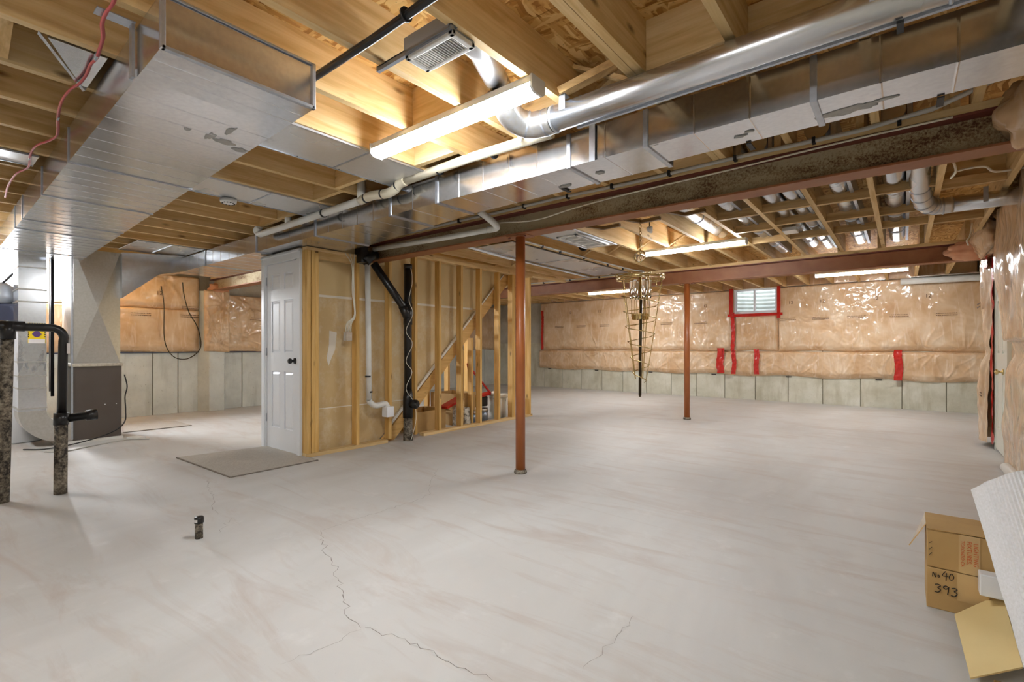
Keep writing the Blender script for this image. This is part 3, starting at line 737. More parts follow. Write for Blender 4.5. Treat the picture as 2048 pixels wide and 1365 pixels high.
# right wall insulation
def drape(name, fn, nu, nv, label, mat='insul'):
    mb = MB().grid(fn, nu, nv, True); v0 = fn(0.5,0.0)
    return tag(build(name, mb, M[mat], None, loc=v0), label, 'insulation')
def fA(a, b):  # strip beyond the door, wrapping the outer wall corner
    z = 0.06+2.22*b; L = 0.46+0.30; u = a*L
    bul = 0.055*math.sin(math.pi*min(1,u/0.46))+0.035*noise.noise((u*5,z*2.2,1.0))+0.016*noise.noise((u*14,z*6,4.0))+0.02*math.sin(z*2.1+1)
    pin = 0.03*math.exp(-((z-1.08)/0.07)**2)
    if u < 0.46: x = 0.76-bul+pin; y = 7.72+u
    else: x = 0.76+(u-0.46); y = 8.18+0.03*noise.noise((u*6,z*3,2.0))+0.03-pin*0.5
    return (x, y, z)
iA = drape('insulation_curtain', fA, 70, 150, 'tall wrinkled plastic-covered insulation strip past the right door at the wall corner')
def fB(a, b):
    z = 0.02+2.45*b; y = 6.92-3.55*a
    edge = min(1, a/0.03)
    bul = 0.07*math.sin(math.pi*min(1.0,a/0.10)*0.5)+0.05*noise.noise((y*2.2,z*1.3,3.0))+0.022*noise.noise((y*6,z*4,7.0))
    pin = 0.03*math.exp(-((z-1.08)/0.09)**2)
    wv = 0.13*math.sin(z*2.6+2.6)*(1-min(1,a/0.2))+0.04*noise.noise((z*3,1.0,2.0))
    return (0.82-(bul-pin)*edge-0.05*edge*(z>1.2), y+wv, z)
iB = drape('insulation_curtain', fB, 150, 150, 'large glossy plastic-covered insulation sheet at the right edge, nearer than the door')
marks(iA, (0.69,8.16,0), (0,-1,0), (-1,0,0), [0.02], 1.66, 0.0, 1.0); marks(iA, (0.69,8.02,0), (0,-1,0), (-1,0,0), [0.02], 0.62, 0.0, 0.9)
build('red_tape', MB().grid(lambda a,b: (0.735-0.02*noise.noise((a*3,b*10,5.0)), 7.66+0.22*a, 2.05+0.35*b), 8, 20, True, True), M['tape'], iA)
# loose batt stuffed over the far beam end and joist pocket
def blob(name, c, r, label, mat, seed, n=26, par=None):
    def f(a,b):
        th = 2*math.pi*a; ph = math.pi*(b-0.5); d = Vector((math.cos(th)*math.cos(ph), math.sin(th)*math.cos(ph), math.sin(ph)))
        k = 1+0.28*noise.noise(d*1.9+Vector((seed,0,0)))+0.10*noise.noise(d*5+Vector((seed,3,0)))
        return (c[0]+r[0]*d.x*k, c[1]+r[1]*d.y*k, c[2]+r[2]*d.z*k)
    mb = MB().grid(f, n, n, True)
    return tag(build(name, mb, M[mat], None, loc=tuple(c)), label, 'insulation') if par is None else build(name, mb, M[mat], par)
blob('insulation_wad', (0.70,7.45,2.36), (0.13,0.40,0.20), 'cream bulging batt stuffed above the right door', 'insul', 3.0)
blob('insulation_wad', (0.62,7.68,2.26), (0.24,0.09,0.11), 'loose pink insulation hanging over the far beam end', 'insul_pink', 8.0)
blob('insulation_wad', (0.52,3.43,2.30), (0.16,0.17,0.17), 'pink insulation wad wrapped over the end of the mottled near beam', 'insul', 5.0)
blob('insulation_wad', (-9.66,3.55,2.20), (0.12,0.16,0.10), 'pink gathered plastic at the left end of the near beam', 'insul_pink', 6.0)
# corner post wrap at the foot
one('poly_bundle', MB().tube(smooth_path([(0.74,6.45,0.03),(0.74,6.1,0.04),(0.75,5.7,0.03)],6),[0.02]+[0.045]*10+[0.03]*2,10), M['pvc'], 'crumpled clear poly roll on the floor under the right insulation sheet', 'plastic')

# ------------------------------------------------------------------ stud partition and stair
PXF, PXB = -4.81, -4.90
wp = thing('wall_partition', 'open stud partition with drywall on its far side', 'wall', (PXF,2.62,0)); wp['kind'] = 'structure'
studY = [3.227,3.675,4.072,4.484,4.891,5.285,5.701,6.07,6.487]
def stud(y1, z1, z0=0.04, x0=PXB, x1=PXF, m='stud'):
    build('stud', MB().box(x0, x1, y1-0.04, y1, z0, z1), M[m], wp, 0.002)
for y in studY:
    stud(y, 2.29 if y > 3.6 else 2.16)
stud(2.734, 2.14); stud(2.692, 2.16, x0=PXB-0.005)
stud(2.645, 2.16, x0=PXB-0.01, x1=PXF-0.0); stud(6.03, 2.29); 
build('bottom_plate', MB().box(PXB, PXF, 2.60, 3.62, 0, 0.04), M['wood_y'], wp, 0.002)
build('bottom_plate', MB().box(PXB, PXF, 4.18, 6.53, 0, 0.04), M['wood_y'], wp, 0.002)
build('top_plate', MB().box(PXB, PXF, 2.60, 3.23, 2.16, 2.19), M['wood_y'], wp)
build('header', MB().box(PXB, PXF-0.02, 2.74, 3.185, 2.09, 2.16), M['wood_y'], wp)
build('top_plate', MB().box(PXB, PXF, 3.62, 6.53, 2.29, 2.33), M['wood_y'], wp, 0.002)
build('top_plate', MB().box(PXB-0.01, PXF-0.02, 3.62, 7.6, 2.33, 2.37), M['wood_y'], wp, 0.002)
build('fire_block', MB().box(PXB, PXF-0.01, 3.53, 3.63, 1.93, 1.97), M['wood_y'], wp)
# stair line on the partition: z = s*(y-y0)
SY0, SSL = 3.565, 0.957
sz = lambda y: SSL*(y-SY0)
DX0, DX1 = -4.985, -4.972
def dpan(y0, y1, z0, z1, m):
    """drywall sheet clipped along the stair"""
    pts = []; N = 24
    for i in range(N+1):
        y = y0+(y1-y0)*i/N; pts.append((y, min(z1, max(z0, sz(y)-0.02))))
    pts += [(y1,z1),(y0,z1)]
    build('drywall_sheet', MB().prism(pts, 'x', DX0, DX1), M[m], wp)
dpan(2.70,4.05,0.02,0.47,'drywall'); dpan(2.70,5.3,0.475,1.70,'drywall'); dpan(2.70,6.0,1.715,2.33,'drywall_up')
build('joint_compound', MB().box(DX1,DX1+0.002,2.74,5.25,1.695,1.722), M['mud_joint'], wp)
build('joint_compound', MB().box(DX1,DX1+0.002,2.74,4.0,0.468,0.478), M['mud_joint'], wp)
build('patch', MB().prism([(2.915,1.02),(2.945,1.17),(2.95,1.33),(3.04,1.31),(3.02,1.12),(2.965,1.0),(2.94,0.94)],'x',DX1,DX1+0.003), M['mud_joint'], wp)
stt = thing('staircase', 'wooden stair rising behind the stud partition', 'stairs', (-5.35,3.6,0))
for x in (-4.97,-5.74):
    build('stringer', MB().prism([(3.60,0.0),(3.80,0.0),(6.20,sz(6.20)-0.20),(6.20,min(2.30,sz(6.20))),(5.97,sz(5.97)),(3.565,0.0)], 'x', x+0.0, x+0.04) if x < -5.5 else
          MB().prism([(3.60,0.0),(3.80,0.0),(6.19,2.32),(5.975,2.32)], 'x', x+0.001, x+0.045), M['stringer'], stt)
build('stringer_edge', MB().prism([(3.70,sz(3.70)-0.005),(5.955,sz(5.955)-0.005),(5.93,sz(5.93)+0.03),(3.70,sz(3.70)+0.04)],'x',-4.957,-4.93), M['mud_joint'], stt)
for k in range(9):
    y = 3.75+0.255*k; z = sz(y)-0.02; build('tread', MB().box(-5.69,-4.99,y,y+0.24,z,z+0.03), M['stringer'], stt)
# short cripple studs under the stair on the far side
for (y,h) in ((4.55,0.62),(4.98,1.0),(5.4,1.4),(5.85,1.85)): stud(y, h, 0.0, -5.69, -5.60)
for (y,h) in ((5.30,1.28),(5.10,1.10)): stud(y, h, 0.0, -5.08, -5.0)
# ------------------------------------------------------------------ strip lights
def strip_light(x0, x1, y, label):
    t = thing('strip_light', label, 'light', ((x0+x1)/2, y, 2.40), 'ceiling strip lights')
    build('housing', MB().prism([(y-0.045,2.40),(y-0.05,2.365),(y+0.05,2.365),(y+0.045,2.40)],'x',x0+0.003,x1-0.003), M['whitemetal'], t)
    pr = [(y-0.05,2.365)]+[(y-0.05*math.cos(a),2.342-0.018*math.sin(a)) for a in [math.pi*k/10 for k in range(11)]]+[(y+0.05,2.365)]
    build('diffuser', MB().prism(pr,'x',x0+0.012,x1-0.012), M['led'], t)
    for xa in (x0, x1-0.012): build('end_cap', MB().prism([(y-0.052,2.40),(y-0.052,2.338),(y-0.03,2.322),(y+0.03,2.322),(y+0.052,2.338),(y+0.052,2.40)],'x',xa,xa+0.012), M['whitemetal'], t)
    return t
strip_light(-2.56,-1.32,1.84,'lit white strip light on the joists nearest the camera, beside the round duct')
strip_light(-2.66,-1.40,6.03,'lit strip light behind the brass chandelier, between the two steel beams')
strip_light(-5.55,-4.25,9.70,'lit strip light partly behind the chandelier, left of the far post')
strip_light(-1.18,0.06,9.68,'lit strip light over the back wall to the right of the small window')
strip_light(-1.6,-0.36,-1.3,'added fill strip light on the joists, unseen behind the viewpoint')  # added lamp out of view, brightens the right foreground and ceiling
strip_light(-7.6,-6.36,-0.1,'added fill strip light on the joists, out of view in the furnace corner')  # added lamp outside the frame, fills the furnace area
strip_light(-7.4,-6.16,5.0,'added fill strip light on the joists, hidden behind the closet and stair')  # added lamp hidden by the partition, brightens the left wall

# ------------------------------------------------------------------ rectangular ducts
def duct_sec(par, xa, xb, ra, rb, mat, ribs=0, name='duct_section', rib_sides=True):
    """ra/rb = (y0,y1,z0,z1) at the two ends; pressed beads across bottom and sides"""
    def ring(x, r): return [(x,r[0],r[2]),(x,r[1],r[2]),(x,r[1],r[3]),(x,r[0],r[3])]
    A = ring(xa, ra); B = ring(xb, rb); mb = MB()
    mb.add(A+B, [(3,2,1,0),(4,5,6,7),(0,1,5,4),(1,2,6,5),(2,3,7,6),(3,0,4,7)])
    for k in range(1, ribs+1):
        t = k/(ribs+1); x = xa+(xb-xa)*t; r = [ra[i]+(rb[i]-ra[i])*t for i in range(4)]; w = 0.005; h = 0.002
        mb.add([(x-w,r[0],r[2]),(x,r[0],r[2]-h),(x+w,r[0],r[2]),(x-w,r[1],r[2]),(x,r[1],r[2]-h),(x+w,r[1],r[2])], [(0,1,4,3),(1,2,5,4)])
        if rib_sides:
            mb.add([(x-w,r[0],r[2]),(x,r[0]-h,r[2]),(x+w,r[0],r[2]),(x-w,r[0],r[3]),(x,r[0]-h,r[3]),(x+w,r[0],r[3])], [(3,4,1,0),(4,5,2,1)])
    return build(name, mb, mat, par)
def cleat(par, x, r, w=0.028, h=0.009, name='seam_cleat', m='galv_edge'):
    y0,y1,z0,z1 = r
    mb = MB().box(x-w/2,x+w/2,y0-h,y0,z0-h,z1).box(x-w/2,x+w/2,y1,y1+h,z0-h,z1).box(x-w/2,x+w/2,y0,y1,z0-h,z0)
    return build(name, mb, M[m], par)
RT = thing('return_duct', 'large flat galvanized return trunk at upper left with a capped end', 'duct', (-2.03,0.84,2.197))
xs = [-2.03,-2.32,-3.68,-4.62,-5.62,-6.1,-7.45,-8.15]
def rr(x): t = (x+2.03)/(-6.76+2.03); return (0.56+0.055*t, 1.126+0.175*t, 2.197, 2.392)
for i in range(len(xs)-1): duct_sec(RT, xs[i+1], xs[i], rr(xs[i+1]), rr(xs[i]), M['galv'], [2,7,5,6,2,7,2][i], rib_sides=False)
for x in xs[2:-1]: cleat(RT, x, rr(x), 0.016, 0.005)
e = rr(-2.03); ec = MB()
ec.box(-2.03,-2.022,e[0]+0.012,e[1]-0.012,e[2]+0.012,e[3]-0.012)
build('end_cap', ec, M['galv'], RT)
ef = MB().box(-2.032,-2.012,e[0]-0.004,e[0]+0.012,e[2]-0.004,e[3]).box(-2.032,-2.012,e[1]-0.012,e[1]+0.004,e[2]-0.004,e[3]).box(-2.032,-2.012,e[0],e[1],e[2]-0.004,e[2]+0.010).box(-2.032,-2.012,e[0],e[1],e[3]-0.010,e[3])
build('end_flange', ef, M['galv_edge'], RT, 0.002)
build('hanger_strap', MB().box(-2.345,-2.31,0.545,0.556,2.19,2.40).box(-2.36,-2.30,0.44,0.556,2.396,2.40), M['galv_edge'], RT)
# return drop and boot into the furnace
x0, x1 = -8.08, -7.70
dp = build('return_drop', MB().box(x0,x1,0.79,1.02,0.42,2.197), M['galv'], RT)
pr = [(1.17-0.38*math.cos(a),0.42-0.38*math.sin(a)) for a in [math.pi/2*k/12 for k in range(13)]]+[(1.25,0.04),(1.25,0.27)]+[(1.17-0.15*math.sin(a),0.42-0.15*math.cos(a)) for a in [math.pi/2*k/8 for k in range(9)]]
build('return_boot', MB().prism(pr,'x',x0,x1), M['galv_dull'], RT)
for z in (2.05,1.80,1.66,0.98,0.82,0.68,0.45):
    build('seam_cleat', MB().box(x0-0.006,x1+0.006,0.784,1.026,z-0.008,z+0.008), M['galv_dull'], dp)
lb = thing('warning_label', 'yellow bordered paper notice stuck on the return drop duct', 'label', (-7.695,0.94,1.35))
ya, yb, za, zb = 0.868, 1.012, 1.19, 1.42
build('sheet', MB().box(-7.699,-7.697,ya,yb,za,zb), M['signy'], lb)
bd = MB()
for k in range(7):
    y = ya+0.004+k*(yb-ya)/7
    bd.prism([(y,zb-0.012),(y+0.012,zb-0.012),(y+0.018,zb),(y+0.006,zb)],'x',-7.697,-7.6955)
for k in range(6):
    z = za+0.07+k*0.025
    bd.box(-7.697,-7.6955,ya,ya+0.008,z,z+0.013); bd.box(-7.697,-7.6955,yb-0.008,yb,z,z+0.013)
for k in range(5): bd.box(-7.697,-7.6955,ya+0.02+k*0.024,ya+0.037+k*0.024,zb-0.045,zb-0.034); bd.box(-7.697,-7.6955,ya+0.02+k*0.022,ya+0.034+k*0.022,zb-0.064,zb-0.056)
build('border_print', bd, M['ink'], lb)
build('emblem', MB().lathe([(0.034,0),(0.034,0.002)],(-7.6975,0.94,1.295),24,'x').box(-7.697,-7.695,0.90,0.98,1.29,1.30), M['signp'], lb)
build('footer', MB().box(-7.697,-7.6955,ya+0.004,yb-0.004,za,za+0.05), M['signw'], lb)

FN = thing('furnace', 'dark taupe furnace cabinet with galvanized plenum on top', 'furnace', (-8.02,1.48,0))
build('cabinet', MB().box(-8.38,-7.70,1.25,1.715,0.03,0.915), M['furnace'], FN, 0.006)
build('base', MB().box(-8.40,-7.69,1.10,1.73,0.0,0.03), M['pvc'], FN)
pm = MB(); X_ = -7.705; y0,y1,z0,z1 = 1.255,1.70,0.945,2.33; cy, cz = 1.4775,1.62
pm.box(-8.36,X_-0.001,y0,y1,z0,z1)
pm.add([(X_,y0,z0),(X_,y1,z0),(X_,y1,z1),(X_,y0,z1),(X_+0.04,cy,cz)], [(0,1,4),(1,2,4),(2,3,4),(3,0,4)])
cy2 = -8.03; pm.add([(X_,y0,z0),(X_,y0,z1),(-8.36,y0,z1),(-8.36,y0,z0),(cy2,y0-0.03,cz)], [(0,1,4),(1,2,4),(2,3,4),(3,0,4)])
build('plenum', pm, M['galv_dull'], FN)
build('mastic_joint', MB().box(-8.39,-7.685,1.24,1.725,0.91,0.95), M['seal'], FN, 0.008)
sc = MB()
for yy in (1.55,1.66): sc.lathe([(0.006,0),(0.006,0.004)],(-7.70,yy,0.44),10,'x')
build('screw', sc, M['white'], FN)
build('corner_trim', MB().box(-7.72,-7.695,1.235,1.252,0.05,2.2), M['galv_edge'], FN)

ST = thing('supply_duct', 'long galvanized supply trunk running from the furnace past the middle of the ceiling', 'duct', (-3.6,2.6,2.197))
build('takeoff', MB().prism([(1.70,1.76),(2.09,2.10),(2.42,2.185),(2.42,2.388),(1.70,2.33)],'x',-8.10,-7.62), M['galv'], ST)
def sr(x):
    if x < -4.3: far = 3.0
    elif x < -2.6: far = 3.0-(x+4.3)/1.7*0.21
    elif x < -1.05: far = 2.77
    else: far = 2.70
    return (2.42, far, 2.197, 2.388)
xs = [-8.10,-7.0,-5.55,-4.32,-3.19,-2.645,-1.52,-1.05,-0.30,0.84]
for i in range(len(xs)-1):
    xa, xb = xs[i], xs[i+1]
    duct_sec(ST, xa+0.0005, xb-0.0005, sr(xa+0.001), sr(xb-0.001), M['galv'], max(1,int((xb-xa)/0.28)))
for x in xs[1:-1]: cleat(ST, x, sr(x-0.002), 0.026, 0.007)
for x in (-1.36,0.35): build('hanger_strap', MB().box(x-0.018,x+0.018,2.405,2.411,2.19,2.40), M['galv_edge'], ST)
hs = MB()
for x in (-1.75,-0.62,0.12): hs.box(x-0.012,x+0.012,2.70,2.80,2.188,2.194)
build('clip', hs, M['strap'], ST)

# dull scuff marks on the duct undersides
def scuff(par, cx_, cy_, lx, ly, seed, z):
    pts = []
    for i in range(22):
        a = 2*math.pi*i/22; r = 1+0.55*noise.noise((math.cos(a)*1.6+seed, math.sin(a)*1.6, seed))+0.22*noise.noise((math.cos(a)*5, math.sin(a)*5+seed, 1.0))
        pts.append((cx_+lx*r*math.cos(a), cy_+ly*r*math.sin(a)))
    build('scuff_mark', MB().prism(pts, 'z', z-0.0004-0.00035*seed, z-0.0001), M['scuff'], par)
for (q, lx, ly, sd) in (((420,272),0.05,0.018,1.0),((450,285),0.035,0.05,2.0),((460,262),0.06,0.014,3.0),((375,258),0.025,0.012,4.0),((478,300),0.03,0.03,5.0)):
    g = GZ(*q, 2.197); scuff(RT, g.x, g.y, lx, ly, sd, 2.197)
for (q, lx, ly, sd) in (((1690,222),0.09,0.035,6.0),((1730,212),0.05,0.028,7.0),((1655,238),0.06,0.02,8.0),((1775,196),0.04,0.012,9.0),((1480,272),0.03,0.012,10.0),((1500,262),0.02,0.01,11.0),((1925,178),0.04,0.014,12.0),((1200,345),0.03,0.02,13.0),((1130,372),0.05,0.02,14.0)):
    g = GZ(*q, 2.197)
    if g.y < sr(g.x)[1]-0.05: scuff(ST, g.x, g.y, lx, ly, sd, 2.197)

# joist bay pans
def pan(x0, x1, y0, y1, seam, label, lip=True):
    t = thing('joist_pan', label, 'duct', ((x0+x1)/2, (y0+y1)/2, 2.396), 'sheet metal joist pans')
    build('sheet', MB().box(x0,x1,y0,seam-0.002,2.3945,2.3985), M['pan'], t)
    build('sheet', MB().box(x0,x1,seam+0.002,y1,2.3935,2.3985), M['pan'], t)
    lp = MB().box(x0-0.004,x0+0.004,y0,y1,2.388,2.40).box(x1-0.004,x1+0.004,y0,y1,2.388,2.40).box(x0,x1,seam-0.006,seam+0.006,2.390,2.3945)
    build('folded_lip', lp, M['galv_edge'], t)
    n = MB()
    for k in range(int((y1-y0)/0.3)):
        for x in (x0+0.012,x1-0.012): n.lathe([(0.004,0),(0.004,0.003)],(x,y0+0.15+0.3*k,2.390),6)
    build('nail', n, M['strap'], t); return t
pan(-3.09,-2.65,1.15,2.40,1.86,'wide galvanized pan under the joists just beyond the capped duct end')
pan(-4.41,-3.97,1.24,2.40,1.86,'galvanized pan under the joists carrying the smoke detector')
pan(-7.78,-6.95,1.70,2.40,2.05,'galvanized pan under the joists above the furnace takeoff')
pan(-4.66,-4.41,-0.6,0.55,0.1,'galvanized pan strip under the joists left of the return trunk')
pan(-4.22,-3.60,4.5,7.6,5.9,'galvanized pan under the joists past the stud partition')
pan(-3.14,-2.72,3.62,5.42,4.3,'galvanized pan with a white register behind the near post')
one('angled_brace', MB().hexa([(-2.69,0.33,2.398),(-2.66,0.33,2.398),(-3.10,0.545,2.398),(-3.13,0.545,2.398),(-2.69,0.33,2.401),(-2.66,0.33,2.401),(-3.10,0.545,2.401),(-3.13,0.545,2.401)])
    .prism([(-3.12,0.55),(-2.69,0.55),(-2.69,0.36)],'z',2.40,2.55), M['galv'], 'triangular galvanized gusset between joists left of the return trunk', 'duct')

# ------------------------------------------------------------------ round ducts
def rduct(label, path, r, mats='galv_round', seams=(), name='round_duct', n=24, extra=None, group=None):
    p0 = Vector(path[0]); t = thing(name, label, 'duct', tuple(p0), group)
    build('pipe', MB().tube(path, r, n), M[mats], t)
    for (q, d) in seams:
        q = Vector(q); d = Vector(d).normalized(); build('seam_ring', MB().tube([q-d*0.008,q-d*0.004,q+d*0.004,q+d*0.008],[r,r+0.005,r+0.005,r],n,False), M['galv_edge'], t)
    return t
RY, RZ, RR = 2.10, 2.325, 0.064
rd = rduct('long round galvanized duct running right from behind the nearest strip light', [(-1.42,RY,RZ),(-0.5,RY,RZ),(0.85,RY,RZ)], RR, seams=[((0.12,RY,RZ),(1,0,0)),((-1.40,RY,RZ),(1,0,0))])
el = [(-1.50,1.50,2.50),(-1.52,1.80,2.50),(-1.54,1.90,2.47)]+[tuple(p) for p in arc((-1.44,1.98,RZ+0.0),(-0.12,0,0.08),(0,RY-1.98,0),6)]
ea = smooth_path([(-1.575,1.86,2.44),(-1.60,1.98,2.36),(-1.56,2.07,RZ+0.005),(-1.48,RY,RZ),(-1.41,RY,RZ)],5)
build('elbow', MB().tube(ea, RR+0.003, 20), M['foil'], rd)
for k in (10,17): 
    d = (ea[k+1]-ea[k-1]).normalized(); build('elbow_seam', MB().tube([ea[k]-d*0.005,ea[k]+d*0.005],[RR+0.006]*2,20,False), M['galv_edge'], rd)
build('branch_pipe', MB().tube([(-1.50,1.43,2.52),(-1.515,1.65,2.515),(-1.575,1.88,2.44)], 0.058, 20), M['galv_round'], rd)
build('strap', MB().box(-1.335,-1.30,RY-RR-0.004,RY-RR,RZ,2.40).box(-1.335,-1.30,RY-RR-0.004,RY-0.02,2.396,2.40), M['galv_edge'], rd)
build('strap', MB().box(-0.02,0.0,RY+RR*0.2,RY+RR+0.02,RZ-RR-0.012,RZ-RR-0.002), M['strap'], rd)
build('seam_flange', MB().box(-1.30,0.85,RY+0.045,RY+0.06,RZ-RR+0.005,RZ-RR+0.016), M['galv_edge'], rd)
build('shipping_label', MB().box(-0.09,-0.02,RY-RR-0.004,RY-RR+0.004,RZ-0.01,RZ+0.035), M['signw'], rd)
# register boot on near joist
rg = thing('ceiling_register', 'white slotted air register hung between joists near the top of the frame', 'vent', (-1.50,1.38,2.36))
build('boot', MB().box(-1.64,-1.37,1.315,1.46,2.385,2.45), M['bluebox'], rg)
build('hanger_rail', MB().box(-1.835,-1.36,1.318,1.335,2.378,2.402).box(-1.835,-1.36,1.318,1.352,2.396,2.402), M['bluebox'], rg)
fr = MB(); zb_, zt = 2.364, 2.385; a0,a1,b0,b1 = -1.645,-1.36,1.325,1.452
for (p0,p1,q0,q1) in ((a0,a1,b0,b0+0.02),(a0,a1,b1-0.02,b1),(a0,a0+0.025,b0,b1),(a1-0.025,a1,b0,b1)): fr.box(p0,p1,q0,q1,zb_,zt)
build('face_frame', fr, M['whitemetal'], rg, 0.004)
build('throat', MB().box(a0+0.02,a1-0.02,b0+0.015,b1-0.015,2.375,2.38), M['grille_dark'], rg)
for k in range(18):
    x = a0+0.03+k*(a1-a0-0.06)/17; build('louvre', MB().bar((x,b0+0.018,2.368),(x,b1-0.018,2.368),0.003 if k>8 else 0.008,0.006,(0,0,1)), M['whitemetal'], rg)
# far register
r2 = thing('ceiling_register', 'white four-section air register in a joist pan behind the near steel post', 'vent', (-2.93,4.95,2.38), None)
a0,a1,b0,b1 = -3.07,-2.80,4.62,5.28; fr = MB()
for (p0,p1,q0,q1) in ((a0,a1,b0,b0+0.03),(a0,a1,b1-0.03,b1),(a0,a0+0.03,b0,b1),(a1-0.03,a1,b0,b1)): fr.box(p0,p1,q0,q1,2.378,2.393)
for k in range(1,4): y=b0+k*(b1-b0)/4; fr.box(a0,a1,y-0.012,y+0.012,2.378,2.393)
build('face_frame', fr, M['whitemetal'], r2, 0.002)
build('throat', MB().box(a0+0.02,a1-0.02,b0+0.02,b1-0.02,2.389,2.392), M['grille_dark'], r2)
for k in range(22):
    y = b0+0.04+k*(b1-b0-0.08)/21; build('louvre', MB().box(a0+0.03,a1-0.03,y-0.005,y+0.005,2.382,2.386), M['whitemetal'], r2)
build('tie_rod', MB().tube([(-2.76,4.55,2.385),(-2.77,5.3,2.385)],0.012,8), M['white'], r2)
# far-bay round ducts along the joists
G_ = 'round ducts between the far joists'
for (x,z,r,ya,yb,lab) in ((-0.935,2.525,0.064,3.6,7.5,'round duct left of the pair in the joist bay above the beam junction'),
        (-0.775,2.525,0.064,3.6,7.7,'round duct right of the pair in the joist bay above the beam junction'),
        (-0.43,2.535,0.07,3.6,7.65,'single round duct in the bay straight above the far light'),
        (-0.065,2.525,0.075,3.6,7.7,'round duct in the bay left of the galvanized elbow'),
        (-1.31,2.53,0.07,3.6,7.7,'round duct in the fourth bay left of the galvanized elbow'),
        (-1.72,2.54,0.07,3.6,6.2,'round duct in the fifth bay left of the galvanized elbow'),
        (0.40,2.56,0.06,1.6,3.3,'round duct in the joist bay at the top right corner')):
    ss = [((x,y,z),(0,1,0)) for y in (4.4,5.3,6.2,7.1) if ya < y < yb]
    tt = rduct(lab, [(x,ya,z),(x,(ya+yb)/2,z),(x,yb,z)], r, seams=ss, group=G_)
    if ya > 3 and x > -1.6 and abs(x+0.935) > 0.01: 
        fl_ = MB().box(x+r+0.004,x+r+0.03,ya,yb,2.46,ZS-0.003); build('side_flange', fl_, M['galv_edge'], tt)
ep = smooth_path([(0.085,4.40,2.52),(0.09,4.75,2.50),(0.10,5.05,2.42),(0.13,5.28,2.345),(0.20,5.40,2.325),(0.31,5.42,2.325)],6)
eb = thing('round_duct', 'ribbed galvanized elbow turning right into the insulated wall', 'duct', tuple(ep[0]))
build('elbow', MB().tube(ep,0.066,24), M['galv_round'], eb); build('pipe', MB().tube([(0.28,5.42,2.325),(0.60,5.42,2.325),(0.80,5.42,2.325)],0.064,24), M['galv_round'], eb)
for k in (12,15,18,21,24,27):
    d = (ep[k+1]-ep[k-1]).normalized(); build('elbow_seam', MB().tube([ep[k]-d*0.006,ep[k],ep[k]+d*0.006],[0.067,0.072,0.067],24,False), M['galv_edge'], eb)
build('strap', MB().box(0.49,0.52,5.352,5.356,2.30,2.42), M['galv_edge'], eb)
rduct('pale wrapped round duct along the top of the back wall behind the far right light', [(-0.05,11.28,2.33),(0.5,11.28,2.32),(2.1,11.28,2.30)], 0.055, 'pvc')
one('duct_board', MB().box(0.10,1.6,11.20,11.40,2.385,2.398), M['galv_dull'], 'dull metal panel above the pale duct in the alcove corner', 'panel')

# ------------------------------------------------------------------ plumbing along the ceiling
PV = thing('drain_pipe', 'white plastic drain pipe hung along the front of the supply trunk', 'pipe', (-3.5,2.30,2.34))
yv = 2.33
pL = [(-5.22,yv-0.02,2.40),(-5.30,yv-0.02,2.37),(-5.27,yv,2.335),(-5.15,yv,2.33),(-4.4,yv,2.335),(-3.46,yv,2.345)]
build('pipe', MB().tube(smooth_path(pL,5),0.031,16), M['pvc'], PV)
pJ = smooth_path([(-3.46,yv,2.345),(-3.30,yv,2.355),(-3.12,yv,2.335),(-3.02,yv,2.345),(-2.96,yv,2.375),(-2.88,yv,2.385)],5)
build('offset_fitting', MB().tube(pJ,0.036,16), M['pvc_cream'], PV)
build('pipe', MB().tube([(-2.90,yv,2.383),(-2.2,yv-0.02,2.385),(-1.70,yv-0.04,2.365),(-1.55,yv-0.04,2.36)],0.030,16), M['pvc_cream'], PV)
build('branch_pipe', MB().tube([(-3.45,yv,2.35),(-3.45,yv,2.42),(-3.45,yv,2.54)],0.034,16), M['pvc'], PV)
build('branch_pipe', MB().tube([(-4.66,yv,2.335),(-4.66,yv,2.42),(-4.66,yv,2.54)],0.03,14), M['pvc'], PV)
for (x,z) in ((-4.02,2.338),(-3.38,2.35),(-3.16,2.34),(-2.98,2.365),(-2.52,2.385),(-2.02,2.378)):
    build('pipe_clamp', MB().tube([(x-0.008,yv-0.0,z),(x+0.008,yv-0.0,z)],0.038,16), M['strap'] if x > -3.4 else M['black'], PV)
build('hanger_strap', MB().box(-1.76,-1.73,2.24,2.244,2.34,2.40), M['pvc'], PV)
bp = thing('drain_pipe', 'white plastic pipe running along the near beam toward the black stack', 'pipe', (-4.0,3.36,2.25))
build('pipe', MB().tube([(-4.72,3.36,2.265),(-3.6,3.36,2.235),(-2.92,3.36,2.225)],0.026,14), M['pvc'], bp)
build('elbow', MB().tube(smooth_path([(-2.98,3.36,2.227),(-2.88,3.36,2.23),(-2.86,3.30,2.26),(-2.90,3.15,2.34)],5),0.03,14), M['pvc'], bp)

# drain stack and risers in the partition
DS = thing('drain_stack', 'black plastic drain stack with angled branch in front of the studs', 'pipe', (-4.74,3.86,0))
sx, sy = -4.745, 3.865
build('stack_pipe', MB().tube([(sx-0.01,sy+0.01,0.62),(sx,sy,1.50),(sx,sy,2.15)],0.047,20), M['black'], DS)
build('stack_base', MB().lathe([(0.058,0.0),(0.057,0.1),(0.052,0.30)],(sx-0.01,sy+0.01,0),20), M['mud'], DS)
build('cleanout', MB().lathe([(0.062,0.28),(0.062,0.52),(0.05,0.62)],(sx-0.01,sy+0.01,0),20), M['black'], DS)
build('cleanout_cap', MB().lathe([(0.055,0.0),(0.055,0.09),(0.03,0.10),(0.03,0.12)],(sx+0.03,sy+0.03,0.45),18,'x'), M['black'], DS)
top = GX(735,520,sx); br = [(sx,sy-0.01,1.50), tuple(GX(805,612,sx)), tuple(GX(748,528,sx))]
